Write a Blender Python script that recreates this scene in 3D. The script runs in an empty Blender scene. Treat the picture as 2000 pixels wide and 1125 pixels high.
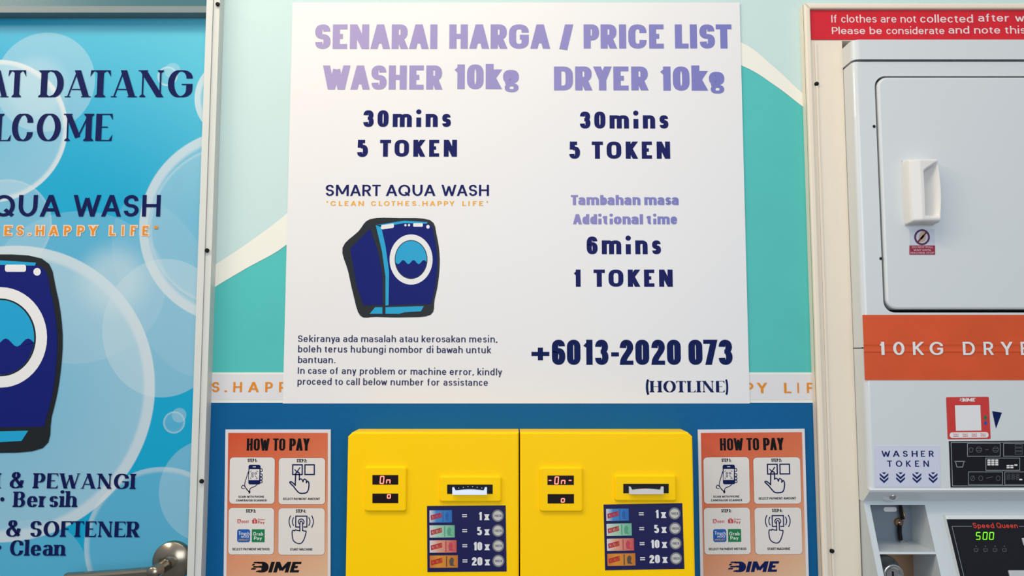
import bpy, math, random
from mathutils import Vector
random.seed(4)
PI = math.pi
SC = bpy.context.scene
COL = SC.collection

# ------------------------------------------------------------------ camera, world, lights, exposure
F_PX, DIST, CAM_Z = 1500.0, 1.125, 1.40
PITCH = math.atan(F_PX / 18000.0)
cam = bpy.data.objects.new('camera', bpy.data.cameras.new('camera'))
cam.data.sensor_width = 36.0
cam.data.lens = 36.0 * F_PX / 2000.0
cam.data.clip_start = 0.02
cam.location = (0, -DIST, CAM_Z)
cam.rotation_euler = (PI / 2 + PITCH, 0, 0)
COL.objects.link(cam)
SC.camera = cam

def lin(c):
    r = []
    for v in c[:3]:
        v = v / 255.0
        r.append(v / 12.92 if v <= 0.04045 else ((v + 0.055) / 1.055) ** 2.4)
    return (r[0], r[1], r[2], 1.0)

wd = bpy.data.worlds.new('world')
SC.world = wd
wd.use_nodes = True
nt = wd.node_tree
bg = nt.nodes['Background']
tc = nt.nodes.new('ShaderNodeTexCoord')
sep = nt.nodes.new('ShaderNodeSeparateXYZ')
rmp = nt.nodes.new('ShaderNodeValToRGB')
mr = nt.nodes.new('ShaderNodeMapRange')
mr.inputs[1].default_value = -1.0
mr.inputs[2].default_value = 1.0
nt.links.new(tc.outputs['Generated'], sep.inputs[0])
nt.links.new(sep.outputs[2], mr.inputs[0])
nt.links.new(mr.outputs[0], rmp.inputs[0])
nt.links.new(rmp.outputs[0], bg.inputs[0])
rmp.color_ramp.elements[0].position = 0.25
rmp.color_ramp.elements[0].color = (0.20, 0.21, 0.23, 1)
rmp.color_ramp.elements[1].position = 0.8
rmp.color_ramp.elements[1].color = (0.74, 0.78, 0.84, 1)
bg.inputs[1].default_value = 0.66

def area(name, loc, target, sx, sy, power, color):
    l = bpy.data.lights.new(name, 'AREA')
    l.shape = 'RECTANGLE'
    l.size, l.size_y = sx, sy
    l.energy = power
    l.color = color
    o = bpy.data.objects.new(name, l)
    o.location = loc
    o.rotation_euler = (Vector(target) - Vector(loc)).to_track_quat('-Z', 'Y').to_euler()
    COL.objects.link(o)
    return o
area('ceiling_tube_light', (-0.35, -0.75, 2.70), (-0.2, 0.0, 1.6), 1.1, 0.2, 10.4, (1.0, 0.85, 0.63))
area('added_left_warm_fill', (-1.75, -0.9, 2.55), (-0.4, 0.0, 1.5), 0.9, 0.2, 13.5, (1.0, 0.86, 0.66))  # added warm fill from the left, brightens the dryer's left flank
area('shopfront_daylight', (0.3, -3.0, 1.9), (0.1, 0, 1.5), 1.6, 1.4, 28.0, (0.84, 0.93, 1.0))
SC.view_settings.view_transform = 'Standard'
SC.view_settings.look = 'None'
SC.view_settings.gamma = 1.0
SC.view_settings.use_curve_mapping = False
SC.view_settings.exposure = 0.26

# ------------------------------------------------------------------ measuring: a photo point seen on a plane
CP, SP = math.cos(PITCH), math.sin(PITCH)
def ray(px, py):
    a, b = (px - 1000.0) / F_PX, (562.5 - py) / F_PX
    return Vector((a, CP - b * SP, SP + b * CP))
def S(px, py, d=0.0):
    r = ray(px, py)
    t = (DIST - d) / r.y
    return Vector((r.x * t, -d, CAM_Z + r.z * t))

class Plane:
    """a flat surface; u runs right, v runs up in it, h leaves it towards the room"""
    def __init__(s, o, u=(1, 0, 0), v=(0, 0, 1)):
        s.o, s.u, s.v = Vector(o), Vector(u).normalized(), Vector(v).normalized()
        s.n = s.u.cross(s.v)
    def uv(s, px, py, h=0.0):
        c = Vector((0, -DIST, CAM_Z))
        r = ray(px, py)
        o = s.o + s.n * h
        t = (o - c).dot(s.n) / r.dot(s.n)
        q = c + r * t - o
        return (q.dot(s.u), q.dot(s.v))
    def w(s, p, h=0.0):
        return s.o + s.u * p[0] + s.v * p[1] + s.n * h
def wallp(d):
    return Plane((0, -d, 0))
class Aff:
    """a flat sheet measured in its own drawing units, pinned by three photo points"""
    def __init__(s, plane, src, dst):
        (x0, y0), (x1, y1) = src
        a, b, c = [Vector(plane.uv(*q)) for q in dst]
        s.p, s.a, s.x0, s.y0 = plane, a, x0, y0
        s.ex = (b - a) / (x1 - x0)
        s.ey = (c - a) / (y1 - y0)
    def uv(s, px, py, h=0):
        q = s.a + s.ex * (px - s.x0) + s.ey * (py - s.y0)
        return (q.x, q.y)
    def w(s, p, h=0.0):
        return s.p.w(p, h)

# ------------------------------------------------------------------ materials
MATS = {}
def alb(c, k=0.82):
    """measured colour to surface reflectance (paper white reflects about four fifths)"""
    a = lin(c)
    return (a[0] * k, a[1] * k, a[2] * k, 1.0)
def mat(name, rgb, rough=0.5, metal=0.0, spec=0.28, bump=0.0, bscale=200.0, emit=None, es=1.0, mottle=0.0, mscale=6.0, coat=0.0, k=0.82):
    if name in MATS:
        return MATS[name]
    m = bpy.data.materials.new(name)
    m.use_nodes = True
    nt = m.node_tree
    b = nt.nodes['Principled BSDF']
    c = alb(rgb, k)
    b.inputs['Base Color'].default_value = c
    b.inputs['Roughness'].default_value = rough
    b.inputs['Metallic'].default_value = metal
    b.inputs['Specular IOR Level'].default_value = spec
    b.inputs['Coat Weight'].default_value = coat
    if emit:
        b.inputs['Emission Color'].default_value = lin(emit)
        b.inputs['Emission Strength'].default_value = es
    if bump or mottle:
        t = nt.nodes.new('ShaderNodeTexCoord')
    if mottle:
        n = nt.nodes.new('ShaderNodeTexNoise')
        n.inputs['Scale'].default_value = mscale
        n.inputs['Detail'].default_value = 4
        nt.links.new(t.outputs['Object'], n.inputs['Vector'])
        r = nt.nodes.new('ShaderNodeValToRGB')
        q = 1 - mottle
        r.color_ramp.elements[0].color = (c[0] * q, c[1] * q, c[2] * q, 1)
        r.color_ramp.elements[0].position = .35
        r.color_ramp.elements[1].color = c
        r.color_ramp.elements[1].position = .65
        nt.links.new(n.outputs[0], r.inputs[0])
        nt.links.new(r.outputs[0], b.inputs['Base Color'])
    if bump:
        n = nt.nodes.new('ShaderNodeTexNoise')
        n.inputs['Scale'].default_value = bscale
        nt.links.new(t.outputs['Object'], n.inputs['Vector'])
        bp = nt.nodes.new('ShaderNodeBump')
        bp.inputs['Strength'].default_value = bump
        bp.inputs['Distance'].default_value = 0.001
        nt.links.new(n.outputs[0], bp.inputs['Height'])
        nt.links.new(bp.outputs[0], b.inputs['Normal'])
    MATS[name] = m
    return m

def gradmat(name, stops, p0, p1, rough=0.5, transp=0.0, radial=False):
    """colour gradient from object point p0 to p1 (x,z)"""
    m = bpy.data.materials.new(name)
    m.use_nodes = True
    nt = m.node_tree
    b = nt.nodes['Principled BSDF']
    b.inputs['Roughness'].default_value = rough
    b.inputs['Specular IOR Level'].default_value = .28
    t = nt.nodes.new('ShaderNodeTexCoord')
    sb = nt.nodes.new('ShaderNodeVectorMath'); sb.operation = 'SUBTRACT'
    sb.inputs[1].default_value = (p0[0], 0, p0[1])
    nt.links.new(t.outputs['Object'], sb.inputs[0])
    d = Vector((p1[0] - p0[0], 0, p1[1] - p0[1]))
    dp = nt.nodes.new('ShaderNodeVectorMath'); dp.operation = 'DOT_PRODUCT'
    dp.inputs[1].default_value = d / d.length_squared
    nt.links.new(sb.outputs[0], dp.inputs[0])
    r = nt.nodes.new('ShaderNodeValToRGB')
    el = r.color_ramp.elements
    while len(el) < len(stops):
        el.new(0.5)
    for e, (p, c) in zip(el, stops):
        e.position = p
        e.color = alb(c)
    nt.links.new(dp.outputs['Value'], r.inputs[0])
    nt.links.new(r.outputs[0], b.inputs['Base Color'])
    if transp:
        tr = nt.nodes.new('ShaderNodeBsdfTransparent')
        mx = nt.nodes.new('ShaderNodeMixShader')
        mx.inputs[0].default_value = transp
        nt.links.new(b.outputs[0], mx.inputs[1])
        nt.links.new(tr.outputs[0], mx.inputs[2])
        nt.links.new(mx.outputs[0], nt.nodes['Material Output'].inputs[0])
    return m

NAVY = mat('ink_navy', (26, 32, 98), .6, spec=.1)
NAVY2 = mat('ink_deep_navy', (14, 30, 88), .6, spec=.1)
BLACK = mat('ink_black', (20, 20, 26), .6, spec=.1)
WHITE = mat('ink_white', (238, 238, 240), .45)
GREYINK = mat('ink_grey', (120, 122, 130), .5)
ORANGE = mat('ink_orange', (250, 176, 16), .5)
ORANGE2 = mat('ink_deep_orange', (236, 142, 18), .5)
CYAN = mat('ink_cyan', (25, 165, 215), .45)
BODYNAVY = mat('ink_body_navy', (18, 30, 116), .5, spec=.12)
RED = mat('ink_red', (208, 40, 48), .5)
GREEN = mat('ink_green', (16, 128, 76), .5)
BLUE = mat('ink_blue', (24, 92, 180), .5)
CHROME = mat('chrome', (205, 205, 205), .12, 1.0)
STEEL = mat('brushed_steel', (158, 148, 132), .24, 1.0)
HOLE = mat('dark_hole', (16, 16, 18), .8)

# ------------------------------------------------------------------ mesh building
class MB:
    def __init__(s):
        s.v, s.f, s.sm = [], [], []
    def face(s, pts, smooth=False):
        i = len(s.v)
        s.v += [Vector(p) for p in pts]
        s.f.append(list(range(i, i + len(pts)))); s.sm.append(smooth)
    def poly(s, P, pts, h=0.0):
        """pts already in plane units"""
        a = sum(pts[i][0] * pts[(i + 1) % len(pts)][1] - pts[(i + 1) % len(pts)][0] * pts[i][1] for i in range(len(pts)))
        if a < 0: pts = pts[::-1]
        s.face([P.w(p, h) for p in pts])
    def pxpoly(s, P, pts, h=0.0):
        s.poly(P, [P.uv(x, y) for x, y in pts], h)
    def slab(s, P, pts, h0, h1):
        a = sum(pts[i][0] * pts[(i + 1) % len(pts)][1] - pts[(i + 1) % len(pts)][0] * pts[i][1] for i in range(len(pts)))
        if a < 0: pts = pts[::-1]
        n = len(pts); i = len(s.v)
        s.v += [P.w(p, h0) for p in pts] + [P.w(p, h1) for p in pts]
        s.f.append(list(range(i + n, i + 2 * n))); s.sm.append(False)
        s.f.append(list(range(i + n - 1, i - 1, -1))); s.sm.append(False)
        for k in range(n):
            j = (k + 1) % n
            s.f.append([i + k, i + j, i + n + j, i + n + k]); s.sm.append(False)
    def bslab(s, P, pts, h0, h1, c):
        """slab whose front edge is chamfered by c (convex outline)"""
        a = sum(pts[i][0] * pts[(i + 1) % len(pts)][1] - pts[(i + 1) % len(pts)][0] * pts[i][1] for i in range(len(pts)))
        if a < 0: pts = pts[::-1]
        n = len(pts); rings = []
        steps = [(0, h0), (0, h1 - c), (c * .3, h1 - c * .3), (c, h1)]
        for ins, h in steps:
            q = []
            for k in range(n):
                p0, p, p1 = Vector(pts[k - 1]), Vector(pts[k]), Vector(pts[(k + 1) % n])
                d0, d1 = (p - p0).normalized(), (p1 - p).normalized()
                n0, n1 = Vector((-d0.y, d0.x)), Vector((-d1.y, d1.x))
                m = (n0 + n1); m = m.normalized() if m.length > 1e-6 else n0
                q.append(p + m * (ins / max(.3, m.dot(n0))))
            rings.append([P.w(p, h) for p in q])
        i = len(s.v)
        for r in rings: s.v += r
        for t in range(len(rings) - 1):
            for k in range(n):
                j = (k + 1) % n
                s.f.append([i + t * n + k, i + t * n + j, i + (t + 1) * n + j, i + (t + 1) * n + k]); s.sm.append(False)
        t = len(rings) - 1
        s.f.append([i + t * n + k for k in range(n)]); s.sm.append(False)
        s.f.append([i + k for k in range(n - 1, -1, -1)]); s.sm.append(False)
    def box(s, a, b):
        x0, x1 = sorted((a[0], b[0])); y0, y1 = sorted((a[1], b[1])); z0, z1 = sorted((a[2], b[2]))
        s.slab(Plane((0, y1, 0)), [(x0, z0), (x1, z0), (x1, z1), (x0, z1)], 0, y1 - y0)
    def prism_z(s, pts, z0, z1):
        """pts (x, depth) outline seen from above"""
        P = Plane((0, 0, z0), (1, 0, 0), (0, -1, 0))   # u=x, v=depth, normal = -z
        s.slab(P, pts, 0, z0 - z1)
    def prism_x(s, pts, x0, x1):
        """pts (depth, z) profile"""
        P = Plane((x0, 0, 0), (0, -1, 0), (0, 0, 1))    # normal = -x
        s.slab(P, pts, 0, x0 - x1)
    def lathe(s, c, axis, prof, n=48, cap=False):
        """prof: (r, t) along axis"""
        ax = Vector(axis).normalized()
        a = ax.orthogonal().normalized(); b = ax.cross(a)
        i = len(s.v); m = len(prof)
        for k in range(n):
            t = 2 * PI * k / n
            for r, h in prof:
                s.v.append(Vector(c) + ax * h + (a * math.cos(t) + b * math.sin(t)) * r)
        for k in range(n):
            k2 = (k + 1) % n
            for q in range(m - 1):
                s.f.append([i + k * m + q, i + k2 * m + q, i + k2 * m + q + 1, i + k * m + q + 1]); s.sm.append(True)
    def tube(s, pts, r, n=12):
        pts = [Vector(p) for p in pts]
        rr = r if isinstance(r, (list, tuple)) else [r] * len(pts)
        rings = []; i = len(s.v)
        up = Vector((0.13, 0.2, 1)).normalized()
        for k, p in enumerate(pts):
            d = (pts[min(k + 1, len(pts) - 1)] - pts[max(k - 1, 0)]).normalized()
            a = d.cross(up)
            a = (d.orthogonal() if a.length < .05 else a).normalized(); b = d.cross(a)
            s.v += [p + (a * math.cos(2 * PI * t / n) + b * math.sin(2 * PI * t / n)) * rr[k] for t in range(n)]
        for k in range(len(pts) - 1):
            for t in range(n):
                t2 = (t + 1) % n
                s.f.append([i + k * n + t, i + k * n + t2, i + (k + 1) * n + t2, i + (k + 1) * n + t]); s.sm.append(True)
        s.f.append([i + t for t in range(n)]); s.sm.append(False)
        e = i + (len(pts) - 1) * n
        s.f.append([e + t for t in range(n - 1, -1, -1)]); s.sm.append(False)
    def build(s, name, m, parent=None, loc=None):
        base = Vector(loc) if loc is not None else (Vector(parent['_w']) if parent is not None else Vector((0, 0, 0)))
        me = bpy.data.meshes.new(name)
        me.from_pydata([tuple(v - base) for v in s.v], [], s.f)
        for p, q in zip(me.polygons, s.sm):
            p.use_smooth = q
        me.materials.append(m)
        me.update()
        o = bpy.data.objects.new(name, me)
        COL.objects.link(o)
        if parent is not None:
            o.parent = parent
            o.location = base - Vector(parent['_w'])
        else:
            o.location = base
        o['_w'] = tuple(base)
        return o

def empty(name, loc, label, cat, group=None):
    o = bpy.data.objects.new(name, None)
    o.empty_display_size = .05
    o.location = loc
    o['_w'] = tuple(loc)
    COL.objects.link(o)
    tag(o, label, cat, group)
    return o
def tag(o, label=None, cat=None, group=None, kind=None):
    if label: o['label'] = label
    if cat: o['category'] = cat
    if group: o['group'] = group
    if kind: o['kind'] = kind
    return o
def rect(x0, y0, x1, y1):
    return [(x0, y0), (x1, y0), (x1, y1), (x0, y1)]
def rrect(x0, y0, x1, y1, r, n=6):
    p = []
    for cx, cy, a in ((x1 - r, y1 - r, 0), (x0 + r, y1 - r, 90), (x0 + r, y0 + r, 180), (x1 - r, y0 + r, 270)):
        for k in range(n + 1):
            t = math.radians(a + 90 * k / n)
            p.append((cx + r * math.cos(t), cy + r * math.sin(t)))
    return p
def ell(cx, cy, rx, ry, n=40, a0=0, a1=360):
    full = abs(a1 - a0) >= 360
    m = n if full else n + 1
    return [(cx + rx * math.cos(math.radians(a0 + (a1 - a0) * k / n)), cy + ry * math.sin(math.radians(a0 + (a1 - a0) * k / n))) for k in range(m)]
def uvs(P, pts):
    return [P.uv(x, y) for x, y in pts]

# ------------------------------------------------------------------ lettering: skeleton alphabet, one set of strokes for every face
G = {
 'A': (.76, ['0 0 L .5 1', '.5 1 L 1 0', '.2 .28 L .8 .28']),
 'B': (.6, ['0 0 L 0 1', '0 1 L .45 1 h .92 .76 v .45 .52 L 0 .52', '.45 .52 h 1 .26 v .45 0 L 0 0']),
 'C': (.7, ['1 .68 L 1 c v .52 1 h 0 R L 0 r v .52 0 h 1 k L 1 .32']),
 'D': (.7, ['0 0 L 0 1', '0 1 L .45 1 h 1 R L 1 r v .45 0 L 0 0']),
 'E': (.54, ['1 1 L 0 1 L 0 0 L 1 0', '0 .51 L .88 .51']),
 'F': (.52, ['1 1 L 0 1 L 0 0', '0 .5 L .88 .5']),
 'G': (.76, ['1 .7 L 1 c v .52 1 h 0 R L 0 r v .52 0 h 1 k L 1 .47 L .58 .47']),
 'H': (.7, ['0 0 L 0 1', '1 0 L 1 1', '0 .51 L 1 .51']),
 'I': (0, ['0 0 L 0 1']),
 'K': (.66, ['0 0 L 0 1', '0 .42 L 1 1', '.3 .57 L 1 0']),
 'L': (.5, ['0 1 L 0 0 L 1 0']),
 'M': (.9, ['t 0 0 L 0 1', '0 1 L .5 .12', 'n .5 .12 L 1 1', '1 0 L 1 1']),
 'N': (.74, ['t 0 0 L 0 1', '0 1 L 1 0', 't 1 0 L 1 1']),
 'O': (.8, ['.5 1 h 1 R L 1 r v .5 0 h 0 r L 0 R v .5 1 z']),
 'P': (.58, ['0 0 L 0 1', '0 1 L .5 1 h 1 .71 v .5 .42 L 0 .42']),
 'Q': (.8, ['.5 1 h 1 R L 1 r v .5 0 h 0 r L 0 R v .5 1 z', '.58 .3 L 1.02 -.04']),
 'R': (.62, ['0 0 L 0 1', '0 1 L .5 1 h .95 .73 v .5 .46 L 0 .46', '.5 .46 L 1 0']),
 'S': (.58, ['.95 .76 v .52 1 h 0 .74 v .5 .5 h 1 .26 v .48 0 h .03 .23']),
 'T': (.6, ['0 1 L 1 1', '.5 1 L .5 0']),
 'U': (.68, ['0 1 L 0 r v .5 0 h 1 r L 1 1']),
 'V': (.74, ['0 1 L .5 0', '.5 0 L 1 1']),
 'W': (1.06, ['0 1 L .26 0', '.26 0 L .5 .92', '.5 .92 L .74 0', '.74 0 L 1 1']),
 'X': (.66, ['0 0 L 1 1', '0 1 L 1 0']),
 'Y': (.68, ['0 1 L .5 .42', '1 1 L .5 .42', '.5 .42 L .5 0']),
 'Z': (.56, ['0 1 L 1 1', '.97 .98 L .03 .02', '0 0 L 1 0']),
 '0': (.6, ['.5 1 h 1 R L 1 r v .5 0 h 0 r L 0 R v .5 1 z']),
 '1': (.34, ['1 0 L 1 1', '1 .93 L 0 .74']),
 '2': (.56, ['.02 .7 v .5 1 h 1 .72 C 1 .5 .06 .3 .03 0 L 1 0']),
 '3': (.56, ['.02 .76 v .48 1 h .95 .75 v .5 .53 L .34 .53', '.5 .53 h 1 .27 v .48 0 h 0 .24']),
 '4': (.6, ['.72 0 L .72 1', '.7 .97 L 0 .3 L 1 .3']),
 '5': (.56, ['.93 1 L .1 1 L .07 .54', '.07 .56 C .25 .66 1 .72 1 .33 v .48 0 h 0 .22']),
 '6': (.58, ['.95 .78 v .52 1 h 0 R L 0 r v .5 0 h 1 .3 v .5 .6 h 0 .3']),
 '7': (.54, ['0 1 L 1 1 L .3 0']),
 '9': (.58, ['.05 .22 v .48 0 h 1 r L 1 R v .5 1 h 0 .7 v .5 .4 h 1 .7']),
 '+': (.92, ['0 .42 L 1 .42', '.5 .12 L .5 .72']),
 '-': (.32, ['0 .4 L 1 .4']),
 '=': (.5, ['0 .3 L 1 .3', '0 .62 L 1 .62']),
 '/': (.46, ['0 -.18 L 1 1']),
 '(': (.3, ['1 1.15 C -.3 .85 -.3 .05 1 -.25']),
 ')': (.3, ['0 1.15 C 1.3 .85 1.3 .05 0 -.25']),
 '.': (0, ['o 0 0']),
 ',': (0, ['o 0 0', '0 .02 L -.6 -.16']),
 ':': (0, ['o 0 0', 'o 0 .6']),
 '*': (0, ['o 0 .4']),
 '"': (.2, ['0 1 L 0 .74', '1 1 L 1 .74']),
 '&': (.8, ['.98 .02 L .2 .72 h .16 .8 v .4 1 h .62 .8 C .62 .6 0 .55 0 .25 v .38 0 C .7 0 .9 .2 .95 .5']),
 'a': (.52, ['.06 .8 v .5 1 h 1 .66 L 1 0', '1 .58 L .5 .58 h 0 .3 v .42 0 h 1 .3']),
 'b': (.56, ['0 A L 0 0', '0 .62 v .52 1 h 1 .5 v .52 0 h 0 .38']),
 'c': (.48, ['.96 .75 v .52 1 h 0 .5 v .52 0 h .96 .25']),
 'd': (.56, ['1 A L 1 0', '1 .62 v .48 1 h 0 .5 v .48 0 h 1 .38']),
 'e': (.55, ['.02 .5 L 1 .5', '1 .5 v .5 1 h 0 .5 v .52 0 h .93 .22']),
 'f': (.36, ['1 A h .35 1.25 L .35 0', '0 1 L .95 1']),
 'g': (.56, ['1 1 L 1 -.05 v .5 D h .05 -.2', '1 .62 v .48 1 h 0 .5 v .48 0 h 1 .38']),
 'h': (.56, ['0 A L 0 0', '0 .62 v .54 1 h 1 .66 L 1 0']),
 'i': (0, ['0 0 L 0 1', 'o 0 I']),
 'k': (.54, ['0 A L 0 0', '.05 .4 L 1 1', '.3 .56 L 1 0']),
 'l': (0, ['0 A L 0 0']),
 'm': (.9, ['0 1 L 0 0', '0 .66 v .28 1 h .5 .68 L .5 0', '.5 .66 v .78 1 h 1 .68 L 1 0']),
 'n': (.56, ['0 1 L 0 0', '0 .62 v .54 1 h 1 .66 L 1 0']),
 'o': (.58, ['.5 1 h 1 .5 v .5 0 h 0 .5 v .5 1 z']),
 'p': (.56, ['0 1 L 0 D', '0 .62 v .52 1 h 1 .5 v .52 0 h 0 .38']),
 'r': (.43, ['0 1 L 0 0', '0 .55 v 1 .98']),
 's': (.46, ['.93 .8 v .5 1 h 0 .75 v .5 .51 h 1 .25 v .48 0 h .02 .2']),
 't': (.38, ['.3 1.3 L .3 .3 v .75 0 L .98 .02', '0 1 L .95 1']),
 'u': (.56, ['0 1 L 0 .34 v .46 0 h 1 .38', '1 1 L 1 0']),
 'w': (.8, ['0 1 L .26 0', '.26 0 L .5 .94', '.5 .94 L .74 0', '.74 0 L 1 1']),
 'x': (.54, ['0 0 L 1 1', '0 1 L 1 0']),
 'y': (.54, ['0 1 L .5 .02', '1 1 L .3 D']),
}
G2 = {'i': (0, ['0 0 L 0 .8', 'o 0 I']), 't': (.5, ['.32 1.25 L .32 .3 v .75 0 L .98 .02', '0 1 L .95 1']), 'n': (.68, G['n'][1]), 'm': (1.06, G['m'][1]), 'a': (.6, G['a'][1]), 'h': (.68, G['h'][1]), 'o': (.64, G['o'][1]), 'O': (.82, G['O'][1]), 'g': (.56, ['.4 1 h .86 .68 v .4 .38 h 0 .68 v .4 1 z', 's .7 .95 L 1.1 .98', 's .2 .42 C -.05 .3 0 .16 .3 .12', 's .5 .13 h 1 -.08 v .5 -.28 h 0 -.08 v .5 .13 z'])}
ROUNDL, ROUNDR = set('CGOQ0cdegoq6'), set('DOQ0bopBPRSs3569')
DIAL, DIAR = set('AVWYTXJvwy/7a4'), set('AVWYTXKLvwykrt/7FP')

class Font:
    def __init__(s, wv, wh, fw=1.0, xh=.72, desc=.2, rr=.5, exp=2.2, mono=0.0, sp=.12, serif=0.0, thin=.03, slant=0.0, alt=None, asc=1.0, space=.32, flat=False):
        s.__dict__.update(locals()); del s.__dict__['s']
    def width(s, a, d):
        """stroke width for direction d; a = stroke flag"""
        d = Vector(d); L = d.length or 1
        dx, dy = d.x / L, d.y / L
        if s.serif:
            if 't' in a: return s.thin * 1.4
            if 'n' in a: return s.thin * 1.4
            if 'D' in a:   # straight diagonal
                return s.wv * .95 if dx * dy < 0 else s.thin * 1.3
        k = .6 if 's' in a else 1.0
        return math.sqrt((s.wv * dy) ** 2 + (s.wh * dx) ** 2) * k
    def glyph(s, ch):
        """-> (advance width, list of ribbons); ribbon = list of quads in cap-height units"""
        g = (s.alt or {}).get(ch) or G[ch]
        base = g[0]
        low = ch.islower()
        if base == 0: W = s.wv
        else:
            m = s.mono * (.35 if ch in 'MWmw' else 1)
            if ch in '-+(),1"/': m = 0
            W = max(s.wv * 1.15, (base * (1 - m) + (.56 if not low else .5) * m) * s.fw)
            if ch == '1': W = s.wv * 1.6
            if ch in 'Mmw': W = max(W, s.wv * 3.3)
            if ch == 'W': W = max(W, s.wv * 3.7)
        H = s.xh if low else 1.0
        R = 1 - s.rr
        c = max(R, .72)
        tok = {'r': s.rr, 'R': R, 'c': c, 'k': 1 - c}
        def X(u): return s.wv / 2 + float(u) * (W - s.wv) if base else s.wv / 2 + float(u) * s.wv
        def Y(v):
            if v == 'A': return s.asc - s.wh / 2
            if v == 'D': return -s.desc + s.wh / 2
            if v == 'I': return s.asc + .06 - s.wv * .54
            v = tok.get(v, v); v = float(v)
            return s.wh / 2 + v * (H - s.wh)
        quads = []
        for st in g[1]:
            t = st.split(); fl = ''
            while t[0] in ('t', 'n', 'o', 's'):
                fl += t.pop(0)
            if 'o' in fl:
                x = X(t[0]); r = s.wv * .54
                y = Y(t[1]) if t[1] == 'I' else (r if t[1] == '0' else float(t[1]) * .9)
                if ch == '*': y = .36
                if s.flat: quads.append([[(x - r, y - r), (x + r, y - r), (x + r, y + r), (x - r, y + r)]])
                else: quads.append([[(x + r * math.cos(a * PI / 8), y + r * math.sin(a * PI / 8)) for a in range(16)]])
                continue
            pts = [(X(t[0]), Y(t[1]))]; i = 2; closed = False; cmds = ['M']
            tk = [(t[0], t[1])]
            while i < len(t):
                c0 = t[i]
                if c0 == 'z': closed = True; i += 1; continue
                if c0 == 'C':
                    q = [(X(t[i + 1 + 2 * j]), Y(t[i + 2 + 2 * j])) for j in range(3)]
                    p0 = pts[-1]
                    for j in range(1, 15):
                        a = j / 14
                        pts.append(tuple((1 - a) ** 3 * p0[k] + 3 * a * (1 - a) ** 2 * q[0][k] + 3 * a * a * (1 - a) * q[1][k] + a ** 3 * q[2][k] for k in (0, 1)))
                        cmds.append('C')
                    tk.append((t[i + 5], t[i + 6])); i += 7; continue
                p = (X(t[i + 1]), Y(t[i + 2])); p0 = pts[-1]
                tk.append((t[i + 1], t[i + 2])); i += 3
                if c0 == 'L': pts.append(p); cmds.append('L'); continue
                for j in range(1, 11):
                    a = PI / 2 * j / 10; e = 2 / s.exp
                    sn, cs = math.sin(a) ** e, 1 - max(0, math.cos(a)) ** e
                    if c0 == 'h': pts.append((p0[0] + (p[0] - p0[0]) * sn, p0[1] + (p[1] - p0[1]) * cs))
                    else: pts.append((p0[0] + (p[0] - p0[0]) * cs, p0[1] + (p[1] - p0[1]) * sn))
                    cmds.append(c0)
            P, Cm = [pts[0]], ['M']
            for p, c0 in zip(pts[1:], cmds[1:]):
                if abs(p[0] - P[-1][0]) + abs(p[1] - P[-1][1]) > 1e-4:
                    P.append(p); Cm.append(c0)
            if closed and abs(P[0][0] - P[-1][0]) + abs(P[0][1] - P[-1][1]) < 1e-4: P.pop(); Cm.pop()
            clips = []
            diag = (len(P) == 2 and abs(P[0][0] - P[1][0]) > 1e-3 and abs(P[0][1] - P[1][1]) > 1e-3)
            if diag:
                fl += 'D'
                for e in (0, 1):
                    edge = {'0': 0.0, '1': H, 'A': s.asc, 'D': -s.desc}.get(tk[e][1])
                    if edge is not None: P[e] = (P[e][0], edge)
            if not closed:
                for end in (0, -1):
                    a, b = (Vector(P[0]), Vector(P[1])) if end == 0 else (Vector(P[-1]), Vector(P[-2]))
                    if Cm[1 if end == 0 else -1] != 'L': continue
                    u, v = tk[0] if end == 0 else tk[-1]
                    d = (a - b).normalized()
                    edge = {'0': 0.0, '1': H, 'A': s.asc, 'D': -s.desc}.get(v)
                    w = s.width(fl, d)
                    if abs(d.x) < 1e-3 and edge is not None:
                        q = (a.x, edge)
                        if s.serif and ch not in '"':
                            hw = w / 2 + s.serif
                            up = 1 if d.y < 0 else -1
                            left, right = a.x - hw, a.x + hw
                            if low and v in ('1', 'A'): right = a.x + w / 2
                            th = s.thin
                            quads.append([[(left, edge), (right, edge), (right, edge + up * th), (a.x + w / 2, edge + up * th * 3), (a.x - w / 2, edge + up * th * 3), (left, edge + up * th)]])
                    elif abs(d.y) < 1e-3 and u in ('0', '1') and not (s.serif and u == '0' and ch != 'T'):
                        q = (a.x + (s.wv / 2 if u == '1' else -s.wv / 2), a.y)
                        if s.serif and v in ('0', '1'):
                            sg = 1 if u == '1' else -1; dn = -1 if v == '1' else 1
                            ye = 0 if v == '0' else 1
                            quads.append([[(q[0], ye), (q[0] + sg * .02, ye + dn * .24), (q[0] - sg * .09, ye + dn * s.thin * 1.2), (q[0] - sg * .16, ye)]])
                    elif abs(d.x) > 1e-3 and abs(d.y) > 1e-3 and edge is not None:
                        q = tuple(a + d * (w * 1.6 + s.wv)); clips.append((edge, 1 if d.y > 0 else -1))
                        if s.serif and ch in 'AKRVWXYMN' and not (ch in 'MN' and 't' not in fl and edge == 0):
                            hw = w / 2 + s.serif * (.8 if w > .1 else 1.0); dn = -1 if d.y > 0 else 1
                            if not (ch in 'AMW' and v == '1' and u not in ('0', '1')) and not (ch in 'VW' and v == '0'):
                                quads.append([[(a.x - hw, edge), (a.x + hw, edge), (a.x + hw, edge + dn * s.thin), (a.x - hw, edge + dn * s.thin)]])
                    else: continue
                    P[0 if end == 0 else -1] = tuple(q)
            n = len(P); L, Rr = [], []
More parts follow.
